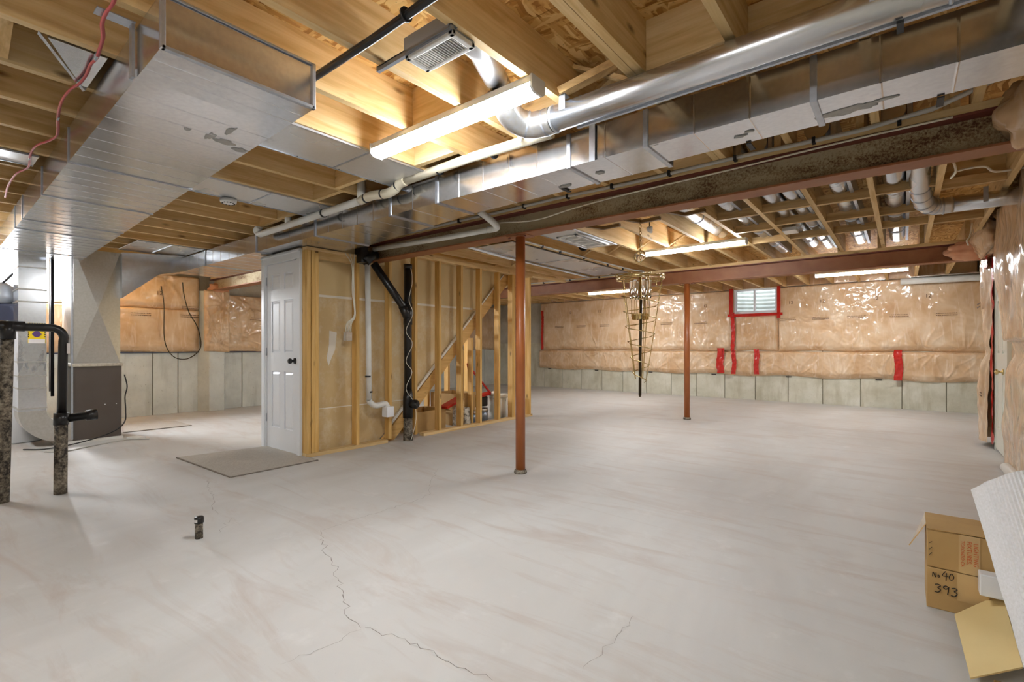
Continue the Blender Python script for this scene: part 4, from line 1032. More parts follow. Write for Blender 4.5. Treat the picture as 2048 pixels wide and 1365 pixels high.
build('angled_branch', MB().tube(br,0.045,18), M['black'], DS)
build('wye_fitting', MB().tube([(sx,sy,1.42),(sx,sy,1.68)],0.055,20).tube([(sx,sy,1.50),tuple(Vector((sx,sy,1.50)).lerp(GX(805,612,sx),1.0))],0.053,18), M['black'], DS)
hx = GX(738,512,sx); build('hub', MB().tube([tuple(hx+Vector((0,-0.06,-0.08))),tuple(hx+Vector((0,0.02,0.0))),tuple(hx+Vector((-0.02,0.10,0.02)))],0.058,18).box(sx-0.1,sx+0.03,hx.y-0.12,hx.y-0.03,hx.z-0.09,hx.z+0.10), M['black'], DS)
build('pipe_collar', MB().lathe([(0.053,0),(0.053,0.05)],(sx,sy,2.11),20), M['black'], DS)
SP = thing('standpipe', 'white plastic standpipe dropping to a small white box on the studs', 'pipe', (-4.75,3.29,0.5))
wa = GX(735,530,-4.75); wbm = GX(738,800,-4.75)
build('riser', MB().tube([tuple(wa),tuple(GX(737,700,-4.75)),tuple(wbm)],0.031,16), M['pvc'], SP)
tr = smooth_path([tuple(wbm),tuple(GX(741,806,-4.75)),tuple(GX(752,812,-4.75)),tuple(GX(770,808,-4.75)),tuple(GX(775,815,-4.74))],5)
build('trap', MB().tube(tr,0.033,14), M['pvc'], SP)
for q in ((736,755),(739,786)): g = GX(*q,-4.75); build('band', MB().lathe([(0.034,0),(0.034,0.018)],(g.x,g.y,g.z),14), M['black'], SP)
g = GX(777,822,-4.74); build('outlet_box', MB().box(-4.80,-4.70,g.y-0.05,g.y+0.05,g.z-0.07,g.z+0.05), M['white'], SP, 0.004)
EB = thing('junction_box', 'steel electrical box with white cables on the second stud', 'electrical box', tuple(GX(699,672,-4.80)))
g = GX(699,672,-4.80); build('box', MB().box(-4.86,-4.80,g.y-0.04,g.y+0.035,g.z-0.055,g.z+0.04), M['galv'], EB, 0.003)
for k in range(5):
    yy = g.y-0.03+0.015*k; w = smooth_path([(-4.83,yy,g.z+0.04),(-4.82,yy+0.01,g.z+0.14),(-4.80,g.y+0.06+0.004*k,g.z+0.24),(-4.80,g.y+0.035+0.012*(k%3),1.75),(-4.80,g.y+0.03+0.012*(k%3),2.05),(-4.81,g.y-0.05+0.06*(k%3),2.19)],6)
    build('cable', MB().tube(w,0.0045,6), M['whitewire'], EB)
wr_ = smooth_path([tuple(GX(818,522,-4.70)),tuple(GX(825,560,-4.69)),tuple(GX(818,600,-4.69)),tuple(GX(826,628,-4.69)),tuple(GX(812,662,-4.69)),tuple(GX(825,688,-4.69)),tuple(GX(812,722,-4.69)),tuple(GX(824,745,-4.69)),tuple(GX(812,778,-4.69)),tuple(GX(828,805,-4.67)),tuple(GX(832,840,-4.66)),tuple(GX(822,882,-4.62))],5)
one('wire', MB().tube(wr_,0.0035,6), M['whitewire'], 'white wire winding around the black drain stack', 'wire', loc=tuple(wr_[0]))

# standing black drain pipes, left foreground
BP = thing('drain_pipe', 'muddy black plastic riser pair joined by a horizontal black pipe at left', 'pipe', (-5.15,0.6,0))
p2b = GZ(121,988); bx = p2b.x; t2 = GX(128,672,bx)
m2 = GX(122,843,bx)
build('muddy_riser', MB().tube([tuple(p2b),tuple(m2)],0.041,20), M['mud'], BP)
build('tee', MB().tube([tuple(GX(122,850,bx)),tuple(GX(123,826,bx))],0.047,20), M['black'], BP)
c0 = GX(128,838,bx); build('cleanout_arm', MB().tube([tuple(c0),(bx,c0.y+0.13,c0.z+0.01),(bx,c0.y+0.131,c0.z+0.01),(bx,c0.y+0.20,c0.z+0.015)],[0.033,0.033,0.043,0.043],18), M['black'], BP)
zt = GX(100,656,bx).z; up = GX(123.5,826,bx)
ar = [tuple(up),(bx,t2.y-0.004,zt-0.10)]+[tuple(p) for p in arc((bx,t2.y-0.08,zt-0.08),(0,0.08,0),(0,0,0.08),6)]
build('upright', MB().tube(ar+[(bx,t2.y-0.2,zt+0.001),(bx,-0.35,zt+0.02)],0.030,18), M['black'], BP)
build('pipe_sticker', MB().box(bx+0.028,bx+0.034,t2.y+0.012,t2.y+0.03,zt-0.20,zt-0.12), M['signw'], BP)
p1b = GZ(4,1006); t1 = GX(14,668,p1b.x)
build('muddy_riser', MB().tube([(p1b.x,p1b.y,0),tuple(t1)],0.040,20), M['mud'], BP)
build('tee', MB().tube([(bx,t1.y,zt-0.09),(bx,t1.y,zt+0.035)],0.043,20).tube([(bx,t1.y-0.10,zt+0.01),(bx,t1.y+0.09,zt+0.005)],0.038,18), M['black'], BP)
SB = thing('pipe_stub', 'short capped black pipe stub standing alone on the open floor', 'pipe', tuple(GZ(397,1080)))
s0 = GZ(398,1077)
build('muddy_pipe', MB().lathe([(0.021,0.0),(0.021,0.10)],tuple(s0),20), M['mud'], SB)
build('cap', MB().lathe([(0.025,0.092),(0.026,0.096),(0.026,0.122),(0.022,0.130),(0.0,0.132)],tuple(s0),20), M['black'], SB)
sl = MB()
for k in range(7):
    a = math.radians(232+k*13); b_ = math.radians(232+(k+1)*13)
    P_ = lambda an,z: (s0.x+0.0268*math.cos(an), s0.y+0.0268*math.sin(an), z)
    sl.add([P_(a,0.100),P_(b_,0.100),P_(b_,0.117),P_(a,0.117)],[(0,1,2,3)])
build('sticker', sl, M['signw'], SB)
# ------------------------------------------------------------------ water heater and flue behind the furnace drop
WH = thing('water_heater', 'white cylindrical water heater behind the return drop at the left edge', 'water heater', (-8.45,0.85,0))
build('tank', MB().lathe([(0.25,0.0),(0.27,0.02),(0.27,1.28),(0.25,1.33),(0.12,1.36),(0.0,1.365)],(-8.45,0.85,0),40), M['heater'], WH)
build('blower', MB().box(-8.55,-8.20,0.60,0.86,1.36,1.66), M['navy'], WH, 0.03)
build('motor_cap', MB().lathe([(0.13,1.66),(0.13,1.76),(0.11,1.86),(0.05,1.91),(0.0,1.92)],(-8.35,0.72,0),24), M['greycap'], WH)
build('vent_hose', MB().tube(smooth_path([(-8.3,0.72,1.9),(-8.2,0.86,2.06),(-8.12,0.92,1.8),(-8.12,0.93,1.3)],6),0.012,8), M['blackrub'], WH)
one('flue_pipe', MB().tube([(-8.2,1.13,0.6),(-8.2,1.13,2.3)],0.022,12), M['galv_dull'], 'slim grey pipe standing between return drop and furnace', 'pipe', loc=(-8.2,1.13,0.6))
one('flue_pipe', MB().tube([(-8.05,1.12,0.55),(-8.05,1.12,2.3)],0.016,12), M['black'], 'thin black pipe standing between return drop and furnace', 'pipe', loc=(-8.05,1.12,0.55))
cb = smooth_path([(-7.67,1.735,0.80),(-7.66,1.76,0.65),(-7.665,1.74,0.52),(-7.66,1.745,0.35),(-7.65,1.73,0.20),(-7.6,1.6,0.10),(-7.5,1.3,0.035),(-7.45,1.0,0.012),(-7.6,0.82,0.012)],6)
one('cable', MB().tube(cb,0.007,8), M['blackrub'], 'black cable curling down the furnace side and along its foot', 'cable', loc=tuple(cb[0]))
lo_ = smooth_path([tuple(GX(322,572,-9.68)),tuple(GX(328,610,-9.68)),tuple(GX(329,680,-9.68)),tuple(GX(345,712,-9.68)),tuple(GX(370,719,-9.68)),tuple(GX(392,708,-9.68)),tuple(GX(402,690,-9.66)),tuple(GX(395,655,-9.66)),tuple(GX(378,625,-9.66)),tuple(GX(368,590,-9.68)),tuple(GX(365,565,-9.68))],5)
one('cable', MB().tube(lo_,0.008,6), M['bronze'], 'thin brown cable loop hanging in front of the left wall insulation', 'cable', loc=tuple(lo_[0]))
one('floor_wire', MB().tube(smooth_path([(-7.3,0.95,0.008),(-7.15,1.1,0.008),(-7.3,1.35,0.008),(-7.45,1.7,0.008),(-7.3,1.9,0.008)],6),0.008,6), M['greywire'], 'grey tubing lying on the floor in front of the furnace', 'tubing')
one('condensate_block', MB().prism([(-7.60,1.74),(-7.40,1.80),(-7.45,1.90),(-7.62,1.85)],'z',0.0,0.022), M['pvc'], 'small pale wedge on the floor at the furnace corner', 'block', bevel=0.003)

# ------------------------------------------------------------------ mats
def rug(name, q, label):
    c = sum((Vector(p) for p in q), Vector())/4; t = thing(name, label, 'mat', (c.x,c.y,0))
    pts = [(p[0],p[1]) for p in q]
    build('binding', MB().prism(pts,'z',0.001,0.008), M['mat_edge'], t)
    build('pile', MB().prism([(c.x+(p[0]-c.x)*0.975,c.y+(p[1]-c.y)*0.975) for p in pts],'z',0.0,0.011), M['mat'], t)
rug('doormat', [GZ(352,917),GZ(460,957),GZ(637,922),GZ(540,893)], 'grey-beige doormat on the floor in front of the white closet door')
rug('doormat', [GZ(245,867),GZ(384,852),GZ(350,843),GZ(245,851)], 'small beige mat lying on the floor right of the furnace')

# ------------------------------------------------------------------ wiring and ceiling bits
one('smoke_detector', MB().lathe([(0.0,2.352),(0.03,2.352),(0.055,2.356),(0.062,2.366),(0.064,2.386),(0.05,2.394)],(-4.42,1.70,0),28), M['whitemetal'], 'round white smoke detector on the sheet metal pan', 'smoke detector', loc=(-4.42,1.70,2.35))
sd = bpy.data.objects['smoke_detector']
sv = MB()
for k in range(12):
    a = 2*math.pi*k/12; sv.box(-4.42+0.045*math.cos(a)-0.007,-4.42+0.045*math.cos(a)+0.007,1.70+0.045*math.sin(a)-0.005,1.70+0.045*math.sin(a)+0.005,2.3515,2.356)
build('vent_slot', sv, M['grille_dark'], sd)
rc = smooth_path([tuple(GZ(*p,2.385)) for p in ((235,-40),(226,5),(212,25),(203,48),(205,75),(198,100),(192,118),(180,130),(172,150),(158,168),(140,180),(124,200),(117,222),(115,240),(114,270),(98,282),(72,292),(60,310),(56,335),(32,348),(16,372),(10,395))],4)
RCt = thing('cable', 'red two-conductor cable stapled across the joists at upper left', 'cable', tuple(rc[0]))
build('jacket', MB().tube(rc,0.0055,8), M['redcable'], RCt); build('jacket', MB().tube([p+Vector((0.009,0.002,0.002)) for p in rc],0.0055,8), M['redcable'], RCt)
for q in ((192,112),(116,234),(58,315)):
    g = GZ(*q,2.392); build('staple', MB().box(g.x-0.016,g.x+0.024,g.y-0.004,g.y+0.004,2.378,2.40), M['galv_edge'], RCt)
b0 = GZ(875,-10,2.37); b1 = GZ(640,152,2.37); dd = (b1-b0)
BCt = thing('cable_bundle', 'bundle of black cables strung below the joists beside the capped duct end', 'cable', tuple(b0))
for k, (ox, oz, r) in enumerate(((0,0,0.013),(0.018,0.012,0.012),(-0.014,0.015,0.009))):
    build('cable', MB().tube([tuple(b0-dd*0.5+Vector((ox,0,oz))),tuple(b0+Vector((ox,0,oz))),tuple(b0+dd*0.5+Vector((ox*0.7,0.003,oz))),tuple(b1+dd*0.35+Vector((ox*0.4,0,oz+0.01)))],r,10), M['blackrub'], BCt)
g = b0+dd*0.22+Vector((0,0,0.008)); dn = dd.normalized(); build('tie', MB().tube([tuple(g-dn*0.004),tuple(g+dn*0.004)],0.027,14), M['strap'], BCt)
# grey conduit and clips along the near beam plate
gc = [(-9.0,3.41,2.385)]+[(x,3.405+0.006*math.sin(x*3),2.385+0.004*math.sin(x*5)) for x in [-4.4+0.3*k for k in range(15)]]+[(0.12,3.39,2.405),(0.30,3.36,2.45),(0.5,3.3,2.5)]
GC = thing('conduit', 'grey cable clipped along the wood plate above the near beam', 'cable', (-2,3.41,2.385))
build('cable', MB().tube(gc[1:],0.013,10), M['greywire'], GC)
for x in (-3.4,-3.1,-2.6,-2.15,-1.75,-1.3,-0.86,-0.42,-0.02): build('clip', MB().box(x-0.009,x+0.009,3.386,3.425,2.366,2.402), M['strap'], GC)
one('wire', MB().tube(smooth_path([(-2.95,3.425,2.30),(-2.5,3.425,2.25),(-2.1,3.425,2.285),(-1.6,3.425,2.31),(-0.9,3.425,2.325),(-0.3,3.425,2.345),(0.2,3.425,2.35)],5),0.006,6), M['whitewire'], 'slack white wire draped along the mottled beam web', 'wire', loc=(-2.95,3.425,2.30))
# cables along far joists and far beam plate
def cable_run(pts, label, clips, r=0.011, m='greywire'):
    t = thing('conduit', label, 'cable', tuple(pts[0])); build('cable', MB().tube(smooth_path(pts,4),r,8), M[m], t)
    for c in clips: build('clip', MB().box(c[0]-0.012,c[0]+0.012,c[1]-0.012,c[1]+0.012,c[2]-0.022,c[2]+0.01), M['strap'], t)
cable_run([(-3.46,3.7,2.388),(-3.46,5,2.388),(-3.44,6.2,2.388),(-3.40,7.3,2.388),(-3.36,7.62,2.40),(-3.42,7.69,2.392),(-3.8,7.69,2.388),(-5.8,7.69,2.388)], 'grey cable clipped under a joist and along the far beam, left of the chandelier', [(-3.46,y,2.388) for y in (4.3,4.9,5.3,5.9,6.6,7.1)]+[(-4.2,7.69,2.386),(-4.8,7.69,2.386),(-5.4,7.69,2.386)])
one('wire', MB().tube(smooth_path([(-4.15,4.0,2.385),(-4.2,5.0,2.36),(-4.28,5.6,2.38),(-4.3,7.0,2.375),(-4.35,7.6,2.38)],5),0.016,8), M['white'], 'white plastic tube under the joists right of the stud partition', 'pipe', loc=(-4.15,4.0,2.38))
one('duct_port', MB().lathe([(0.0,0),(0.06,0),(0.06,-0.01),(0.075,-0.012),(0.075,0.02)],(-3.32,5.65,2.50),24,'y'), M['black'], 'round black duct opening between joists near the register', 'duct')
one('wire', MB().tube(smooth_path([(0.27,4.66,2.48),(0.29,4.72,2.41),(0.27,4.85,2.40),(0.31,4.95,2.47),(0.45,4.9,2.46),(0.52,4.95,2.42),(0.7,5.0,2.43)],6),0.008,6), M['whitewire'], 'loose white wire looping between joists at upper right', 'wire', loc=(0.27,4.66,2.48))
one('wire', MB().tube(smooth_path([(0.58,7.3,2.50),(0.56,7.25,2.36),(0.53,7.2,2.30),(0.545,7.22,2.25)],6),0.008,6), M['whitewire'], 'short white wire dangling beside the stuffed batt above the right door', 'wire', loc=(0.58,7.3,2.5))
one('junction_box', MB().box(-1.03,-0.90,5.95,6.15,2.40,2.44), M['whitemetal'], 'small white junction box strapped beside the far round ducts', 'electrical box', loc=(-0.96,6.05,2.40), bevel=0.004)
one('wire', MB().tube(smooth_path([(-2.08,1.95,2.46),(-2.06,1.93,2.41),(-2.10,1.90,2.40),(-2.14,1.87,2.41)],5),0.006,6), M['whitewire'], 'white supply wire behind the nearest strip light', 'wire', loc=(-2.08,1.95,2.46))
# angled wooden frames on the far joists
for (x,lab) in ((-2.08,'left'),(-1.66,'middle'),(-1.25,'right')): pass
for i,(x,lab) in enumerate(((-2.50,'leftmost of the three brown V-shaped brackets under the joists behind the mottled beam'),(-2.08,'middle brown V-shaped bracket carrying the chandelier chain'),(-1.66,'rightmost of the three brown V-shaped brackets under the joists behind the mottled beam'))):
    w = 0.16; y0 = 4.55
    one('bracket', MB().bar((x-0.02,y0-0.20,2.385),(x+0.06,y0,2.385),0.035,0.03).bar((x+0.055,y0,2.385),(x+0.26,y0-0.02,2.385),0.035,0.03), M['bracket'], lab, 'bracket', 'brown brackets under the far joists', loc=(x,y0,2.385))

# ------------------------------------------------------------------ chandelier
cxx, cyy = -2.03, 4.55
CH = thing('chandelier', 'bare brass wire-frame chandelier in a tall spiral cone hanging on a chain', 'chandelier', (cxx,cyy,0.67))
zc = lambda py: GY(1277,py,cyy).z
chn = MB(); z = zc(442); k = 0
while z > zc(525):
    a = (k % 2)*math.pi/2; ring = [(cxx+0.011*math.cos(t)*math.cos(a), cyy+0.011*math.cos(t)*math.sin(a), z+0.02*math.sin(t)) for t in [2*math.pi*i/10 for i in range(11)]]
    chn.tube(ring,0.0035,6,False); z -= 0.031; k += 1
build('chain', chn, M['brass'], CH)
build('ceiling_rose', MB().lathe([(0.0,0.01),(0.045,0.008),(0.058,-0.002),(0.05,-0.012),(0.0,-0.016)],(cxx,cyy-0.012,zc(514)),28,'y'), M['glass'], CH)
build('rose_rim', MB().tube([(cxx+0.058*math.cos(t),cyy-0.012,zc(514)+0.058*math.sin(t)) for t in [2*math.pi*i/28 for i in range(29)]],0.005,6,False), M['brass'], CH)
zt, zbm = zc(560-5), zc(790)
zr = zc(556)
def circ(r, z, n=36, dz=0.0): return [(cxx+r*math.cos(2*math.pi*i/n), cyy+r*math.sin(2*math.pi*i/n), z+dz*math.sin(6*math.pi*i/n)) for i in range(n+1)]
R0 = 0.235; rg_ = MB()
for (r,dz) in ((R0,0),(R0*0.93,0.012),(R0*0.42,-0.005),(R0*0.97,-0.02)): rg_.tube(circ(r,zr+dz,40,0.006),0.0055,6,False)
build('crown_ring', rg_, M['brass'], CH)
sp = MB()
for i in range(8):
    a = 2*math.pi*i/8; sp.tube([(cxx+0.02*math.cos(a),cyy+0.02*math.sin(a),zr+0.02),(cxx+R0*math.cos(a),cyy+R0*math.sin(a),zr)],0.004,6)
    c = Vector((cxx+R0*math.cos(a),cyy+R0*math.sin(a),zr+0.01)); sp.tube([(c.x+0.016*math.cos(t),c.y+0.006*math.sin(a),c.z+0.016*math.sin(t)) for t in [2*math.pi*j/8 for j in range(9)]],0.004,6,False)
build('spoke', sp, M['brass'], CH)
rz = lambda z: 0.028+(R0*0.88-0.028)*max(0.0,(z-zbm)/(zr-zbm))**0.9
for i in range(5):
    a = 2*math.pi*i/5+0.5; pts = [(cxx+rz(z)*math.cos(a),cyy+rz(z)*math.sin(a),z) for z in [zr+(zbm+0.16-zr)*j/8 for j in range(9)]]
    build('rib_wire', MB().tube(pts,0.0042,6), M['brass'], CH)
hel = []; T = 6.2
for j in range(0, 38):   # squared spiral: straight runs between corners
    u = j/37; z = zr-0.10+(zbm+0.12-(zr-0.10))*u; a = 2*math.pi*T*u
    hel.append((cxx+rz(z)*1.12*math.cos(a),cyy+rz(z)*1.12*math.sin(a),z))
build('spiral_wire', MB().tube(hel,0.0045,6), M['brass'], CH)
build('stem', MB().tube([(cxx,cyy,zr+0.04),(cxx,cyy,zc(700))],0.012,10), M['brass'], CH)
build('lower_stem', MB().tube([(cxx+0.008,cyy,zc(600)),(cxx,cyy,zc(690)),(cxx-0.004,cyy,zbm)],0.014,12), M['bronze'], CH)
bb = MB(); zb2 = zc(634)
for i in range(16):
    a = 2*math.pi*i/16; bb.bar((cxx+0.078*math.cos(a),cyy+0.078*math.sin(a),zb2-0.028),(cxx+0.078*math.cos(a),cyy+0.078*math.sin(a),zb2+0.028),0.022,0.008,(math.cos(a),math.sin(a),0))
build('fluted_band', bb, M['brass'], CH)
for i in range(6):
    a = 2*math.pi*i/6+0.3; x = cxx+0.085*math.cos(a); y = cyy+0.085*math.sin(a)
    build('glass_tube', MB().lathe([(0.018,zc(598)),(0.022,zc(590)),(0.022,zc(565)),(0.018,zc(562))],(x,y,0),12), M['glass'], CH)
    build('candle_rod', MB().tube([(x,y,zb2),(x,y,zc(600))],0.004,6), M['brass'], CH)
build('hanging_loop', MB().tube([(cxx+0.19+0.028*math.cos(t),cyy,zr-0.07+0.03*math.sin(t)) for t in [2*math.pi*j/16 for j in range(17)]],0.005,6,False), M['brass'], CH)
build('finial', MB().lathe([(0.010,zbm-0.02),(0.014,zbm),(0.010,zbm+0.03)],(cxx-0.004,cyy,0),12), M['bronze'], CH)
sk = thing('bulb_socket', 'white porcelain bulb socket dangling on a short chain beside the chandelier chain', 'lamp socket', (-1.97,4.62,2.28))
build('chain', MB().tube([(-1.965,4.62,2.40),(-1.965,4.62,2.33)],0.006,6), M['bronze'], sk)
build('socket', MB().tube([(-1.965,4.62,2.335),(-1.96,4.62,2.31),(-1.94,4.61,2.28)],[0.03,0.028,0.012],12), M['white'], sk)

# ------------------------------------------------------------------ storage under the stair
def carton(name, x0, x1, y0, y1, h, label, lid=None, m='card'):
    t = thing(name, label, 'box', ((x0+x1)/2,(y0+y1)/2,0)); w = 0.006
    b = MB().box(x0,x1,y0,y1,0,w).box(x0,x0+w,y0,y1,w,h).box(x1-w,x1,y0,y1,w,h).box(x0+w,x1-w,y0,y0+w,w,h).box(x0+w,x1-w,y1-w,y1,w,h)
    build('body', b, M[m], t)
    if lid:
        for (p,q,d) in lid: build('flap', MB().bar(p,q,d,0.005), M[m], t)
    return t
carton('cardboard_box', -5.50,-5.02,4.24,4.76,0.28,'open brown carton under the stair behind the studs',[((-5.26,4.25,0.29),(-5.26,4.14,0.33),0.46),((-5.26,4.77,0.285),(-5.26,4.88,0.24),0.46)])
carton('cardboard_box', -5.60,-5.10,5.0,5.45,0.46,'taller brown carton behind the open one under the stair')
one('panel_board', MB().box(-5.58,-5.55,4.36,4.62,0.0,0.56), M['white'], 'white board standing behind the open carton under the stair', 'board', bevel=0.003)
one('flyer', MB().bar((-4.98,4.92,0.02),(-5.03,4.98,0.36),0.12,0.025,(0,1,0)), M['paper'], 'patterned flyer bundle leaning by the third stud gap', 'paper')
one('wood_offcut', MB().bar((-4.97,5.02,0.02),(-5.02,5.10,0.40),0.05,0.03,(0,1,0)), M['oldwood'], 'pale wood offcut leaning beside the flyers', 'wood')
one('red_tray', MB().bar((-5.02,4.72,0.30),(-5.02,5.02,0.40),0.16,0.03), M['redplastic'], 'red plastic tray resting on the carton under the stair', 'tray')
def pail(x, y, r, h, m, label, name='pail', handle=True):
    t = thing(name, label, name.replace('_',' '), (x,y,0))
    build('body', MB().lathe([(r*0.9,0.0),(r,h-0.04)],(x,y,0),28), M[m], t)
    build('lid', MB().lathe([(r*1.05,h-0.05),(r*1.07,h-0.01),(r*1.0,h),(r*0.9,h-0.006),(0,h-0.006)],(x,y,0),28), M[m] if name=='pail' else M['galv'], t)
    if handle: build('handle', MB().tube([(x+r*1.06*math.cos(a),y+0.01,h-0.06-0.12*math.sin(a)) for a in [math.pi*k/12 for k in range(13)]],0.004,6), M['galv_edge'], t)
pail(-5.15,6.05,0.15,0.38,'pail','white lidded plastic pail at the end of the partition')
pail(-5.10,5.62,0.085,0.20,'paintcan','steel paint can left of the white pail','paint_can')
pail(-5.28,5.50,0.085,0.20,'paintcan','steel paint can tucked behind another beside the white pail','paint_can')
pail(-5.06,5.35,0.075,0.19,'paintcan','small steel paint can beside the paper bag','paint_can')
one('paper_bag', MB().hexa([(-5.10,5.08,0),(-4.96,5.08,0),(-4.96,5.22,0),(-5.10,5.22,0),(-5.08,5.10,0.26),(-4.98,5.10,0.24),(-4.98,5.20,0.27),(-5.08,5.20,0.25)]), M['paper'], 'white printed paper bag standing between studs', 'bag', bevel=0.012)
one('tool_case', MB().box(-5.45,-5.20,5.62,5.86,0.20,0.36), M['black'], 'black case stacked on the paint cans', 'case', bevel=0.02)
rs = thing('folding_stand', 'red metal folding stand leaning under the stair', 'stand', (-5.2,5.75,0.36))
build('frame', MB().bar((-5.18,5.45,0.80),(-5.20,5.90,0.42),0.03,0.02), M['redplastic'], rs); build('foot', MB().bar((-5.22,5.62,0.37),(-5.22,5.95,0.41),0.14,0.03), M['redplastic'], rs); build('rail', MB().bar((-5.15,5.42,0.55),(-5.12,5.30,0.90),0.02,0.02), M['redplastic'], rs)
one('trim_board', MB().bar((-4.97,6.16,0.0),(-5.0,6.24,0.86),0.06,0.02,(0,1,0)), M['white'], 'white trim board leaning against the end stud', 'board')
rl = MB().lathe([(0.055,0),(0.055,0.05)],(-5.1,5.9,0.385),20); one('tape_roll', rl, M['mud_joint'], 'roll of pale tape on top of the white pail', 'tape roll', loc=(-5.1,5.9,0.385))

# ------------------------------------------------------------------ cartons and carpet roll, right foreground
bx0, bx1, by0, by1 = 0.078, 0.50, 2.835, 3.075
BL = thing('cardboard_box', 'lower brown carton with 393 written on it, under another carton', 'box', (0.29,2.95,0))
build('body', MB().box(bx0,bx1,by0,by1,0.0,0.178), M['card'], BL, 0.004)
BU = thing('cardboard_box', 'upper brown carton with orange lighting fixtures print, stacked on the 393 carton', 'box', (0.29,2.95,0.18))
build('body', MB().box(bx0,bx1,by0,by1,0.181,0.345), M['card'], BU, 0.004)
build('flap', MB().hexa([(bx0,by0+0.03,0.346),(bx1,by0+0.03,0.346),(bx1,by1,0.352),(bx0,by1,0.352),(bx0,by0+0.03,0.350),(bx1,by0+0.03,0.350),(bx1,by1,0.356),(bx0,by1,0.356)]), M['card'], BU)
build('flap', MB().hexa([(bx0,by0-0.004,0.346),(bx0+0.20,by0-0.004,0.350),(bx0+0.22,by0+0.12,0.358),(bx0,by0+0.12,0.357),(bx0,by0-0.004,0.350),(bx0+0.20,by0-0.004,0.354),(bx0+0.22,by0+0.12,0.362),(bx0,by0+0.12,0.361)]), M['card'], BU)
build('open_flap', MB().hexa([(bx0-0.001,by0+0.07,0.35),(bx0+0.003,by0+0.07,0.35),(bx0+0.003,by1-0.01,0.35),(bx0-0.001,by1-0.01,0.35),(bx0-0.062,by0+0.04,0.245),(bx0-0.058,by0+0.04,0.243),(bx0-0.052,by1-0.09,0.215),(bx0-0.056,by1-0.09,0.217)][4:]+[(bx0-0.001,by0+0.07,0.35),(bx0+0.003,by0+0.07,0.35),(bx0+0.003,by1-0.01,0.35),(bx0-0.001,by1-0.01,0.35)]), M['clear_tape'], BU)
build('tape_strip', MB().box(bx0+0.105,bx0+0.172,by0-0.0022,by0-0.0012,0.182,0.345), M['clear_tape'], BU)
build('tape_strip', MB().box(bx0+0.10,bx0+0.20,by0-0.0022,by0-0.0012,0.06,0.178), M['clear_tape'], BL)
def text(par, s, p, size, m, rot=0.0, sp=1.0):
    cu = bpy.data.curves.new('printed_text', 'FONT'); cu.body = s; cu.size = size; cu.extrude = 0.0004; cu.space_character = sp; cu.materials.append(M[m])
    o = font_mesh(cu, par, p)
    o.rotation_euler = (math.pi/2, rot, 0); return o
fy = by0-0.003
text(BU, 'LIGHTING', (bx0+0.152,fy,0.318), 0.021, 'orange_ink', math.pi/2, 1.05); text(BU, 'FIXTURES,', (bx0+0.131,fy,0.322), 0.021, 'orange_ink', math.pi/2, 1.05); text(BU, 'TORONTO CA', (bx0+0.112,fy,0.320), 0.016, 'orange_ink', math.pi/2, 1.05)
def stroke(par, lines, o, s, w=0.0032):
    mb = MB()
    for l in lines:
        pts = smooth_path([(o[0]+x*s, o[1], o[2]+y*s) for (x,y) in l],4) if len(l) > 2 else [Vector((o[0]+x*s,o[1],o[2]+y*s)) for (x,y) in l]
        mb.tube(pts, w*0.5, 6)
    build('handwriting', mb, M['ink'], par)
three = [(0,0.9),(0.3,1.0),(0.5,0.85),(0.25,0.6),(0.5,0.4),(0.3,0.05),(-0.05,0.05)]
nine = [(0.5,0.85),(0.25,1.0),(0.02,0.8),(0.2,0.6),(0.48,0.8),(0.5,0.9),(0.45,0.4),(0.4,0.0)]
stroke(BL, [three,[(x+0.75,y) for x,y in nine],[(x+1.5,y-0.05) for x,y in three]], (bx0+0.028,fy,0.075), 0.036, 0.004)
stroke(BL, [[(0,0),(0.05,0.6),(0.3,0.0),(0.35,0.6)],[(0.5,0.2),(0.6,0.35),(0.7,0.2),(0.6,0.08),(0.5,0.2)],[(1.25,1.0),(0.95,0.4),(1.5,0.4)],[(1.35,0.8),(1.3,-0.2)],[(1.75,0.8),(1.6,0.3),(1.8,0.0),(2.05,0.4),(1.9,0.8),(1.75,0.8)]], (bx0+0.02,fy,0.140), 0.034, 0.003)
stroke(BU, [[(0,0),(0.25,0.2)],[(0.02,-0.7),(0.25,-0.4)],[(0.02,-1.3),(0.25,-1.0)]], (bx0+0.008,fy,0.285), 0.04, 0.0022)
NB = thing('flattened_carton', 'flattened tan carton on the floor under the carpet roll at bottom right', 'box', (0.42,2.1,0))
build('body', MB().box(0.235,0.66,1.95,2.30,0.0,0.03), M['card'], NB, 0.004)
cs = [GZ(1909,1232,0.03),GZ(2004,1190,0.11),GZ(2046,1338,0.07),GZ(1941,1360,0.034)]
def sheet(dz):
    return lambda u, v: tuple((cs[3].lerp(cs[2],u)).lerp(cs[0].lerp(cs[1],u),v)+Vector((0,0,dz)))
sm_ = MB().grid(sheet(0.006), 10, 10, True).grid(sheet(0.0), 10, 10, True, True)
rim_ = [(k,0) for k in range(10)]+[(10,k) for k in range(10)]+[(10-k,10) for k in range(10)]+[(0,10-k) for k in range(10)]
sm_.add([sheet(d)(i/10,j/10) for d in (0.0,0.006) for (i,j) in rim_], [(k,(k+1)%40,40+(k+1)%40,40+k) for k in range(40)])
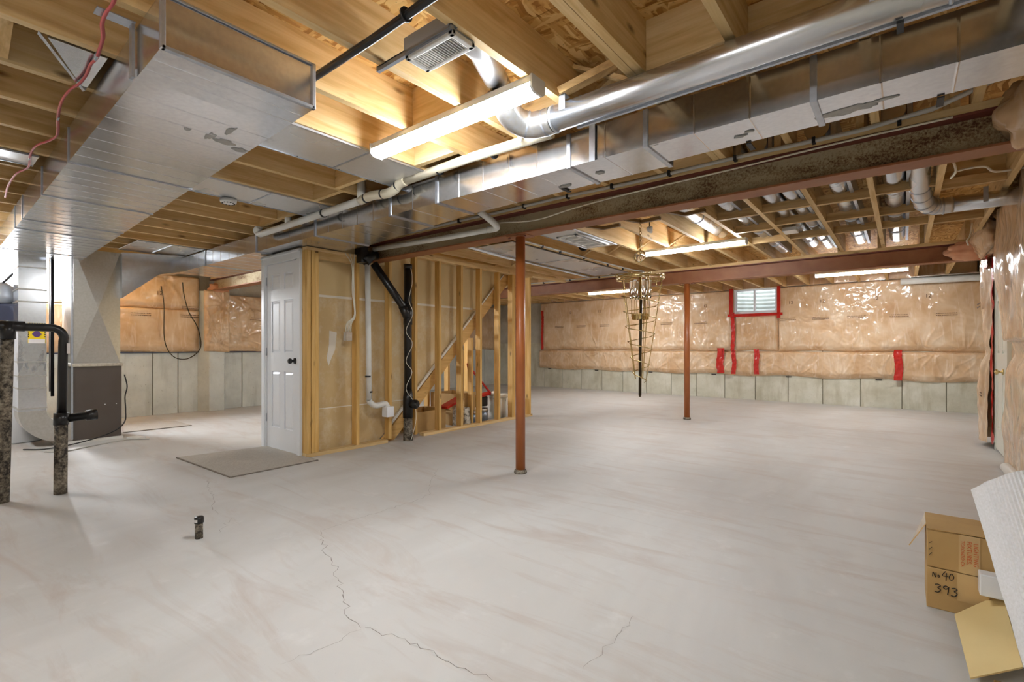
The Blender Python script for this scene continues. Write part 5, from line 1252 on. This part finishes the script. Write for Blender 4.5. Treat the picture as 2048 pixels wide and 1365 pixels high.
one('cardboard_sheet', sm_, M['cream_card'], 'large cream cardboard sheet lying against the brown cartons at bottom right', 'cardboard', loc=tuple(cs[0]))
wbx = GY(1957,1184,2.80)
one('small_carton', MB().box(wbx.x,wbx.x+0.14,2.76,2.82,wbx.z,wbx.z+0.088), M['white'], 'small white carton in front of the brown cartons beside the carpet roll', 'box', loc=tuple(wbx), bevel=0.004)
# carpet roll leaning back on the cartons: lengthwise ribbed backing
TL = Vector((0.204,2.60,0.594)); P1 = Vector((0.307,2.30,0.10)); D = (TL-P1).normalized(); RRr = 0.17
vw = ((TL+P1)/2-Vector((0,0,CAM_H))).normalized(); sl_ = D.cross(vw).normalized()
if sl_.x > 0: sl_ = -sl_
top = TL-sl_*RRr; tt = (top.z-0.125)/D.z; bot = top-D*tt; fwd = sl_.cross(D).normalized()
CR = thing('carpet_roll', 'rolled carpet with white ribbed backing standing tilted at the right edge', 'carpet', tuple(bot)); nA = 180; mb = MB(); vs = []
for j in range(9):
    P0 = bot.lerp(top, j/8)
    for i in range(nA):
        a = 2*math.pi*i/nA; r = RRr*(1-0.05*(0.5-0.5*math.cos(a-1.2)))+(0.0034 if i % 2 else 0.0)+0.003*noise.noise((math.cos(a)*2,math.sin(a)*2,j*0.7))
        vs.append(P0+(sl_*math.cos(a)+fwd*math.sin(a))*r+(D*0.012*math.sin(3*a) if j == 8 else Vector()))
mb.add(vs, [(j*nA+i,j*nA+(i+1)%nA,(j+1)*nA+(i+1)%nA,(j+1)*nA+i) for j in range(8) for i in range(nA)], False)
build('backing', mb, M['carpet'], CR)
for (P0, sg) in ((top,1),(bot,-1)):
    cap = [P0-D*sg*0.01+(sl_*math.cos(a)+fwd*math.sin(a))*RRr*0.94 for a in [2*math.pi*i/40 for i in range(40)]]
    build('end_face', MB().add(cap, [tuple(range(40))]), M['pile'], CR)
    spi = []
    for i in range(130):
        a = 0.22*i; r = 0.012+0.0052*a; spi.append(P0+D*sg*0.001+(sl_*math.cos(a)+fwd*math.sin(a))*r)
    build('wound_layer', MB().tube(spi,0.006,6), M['carpet'], CR)
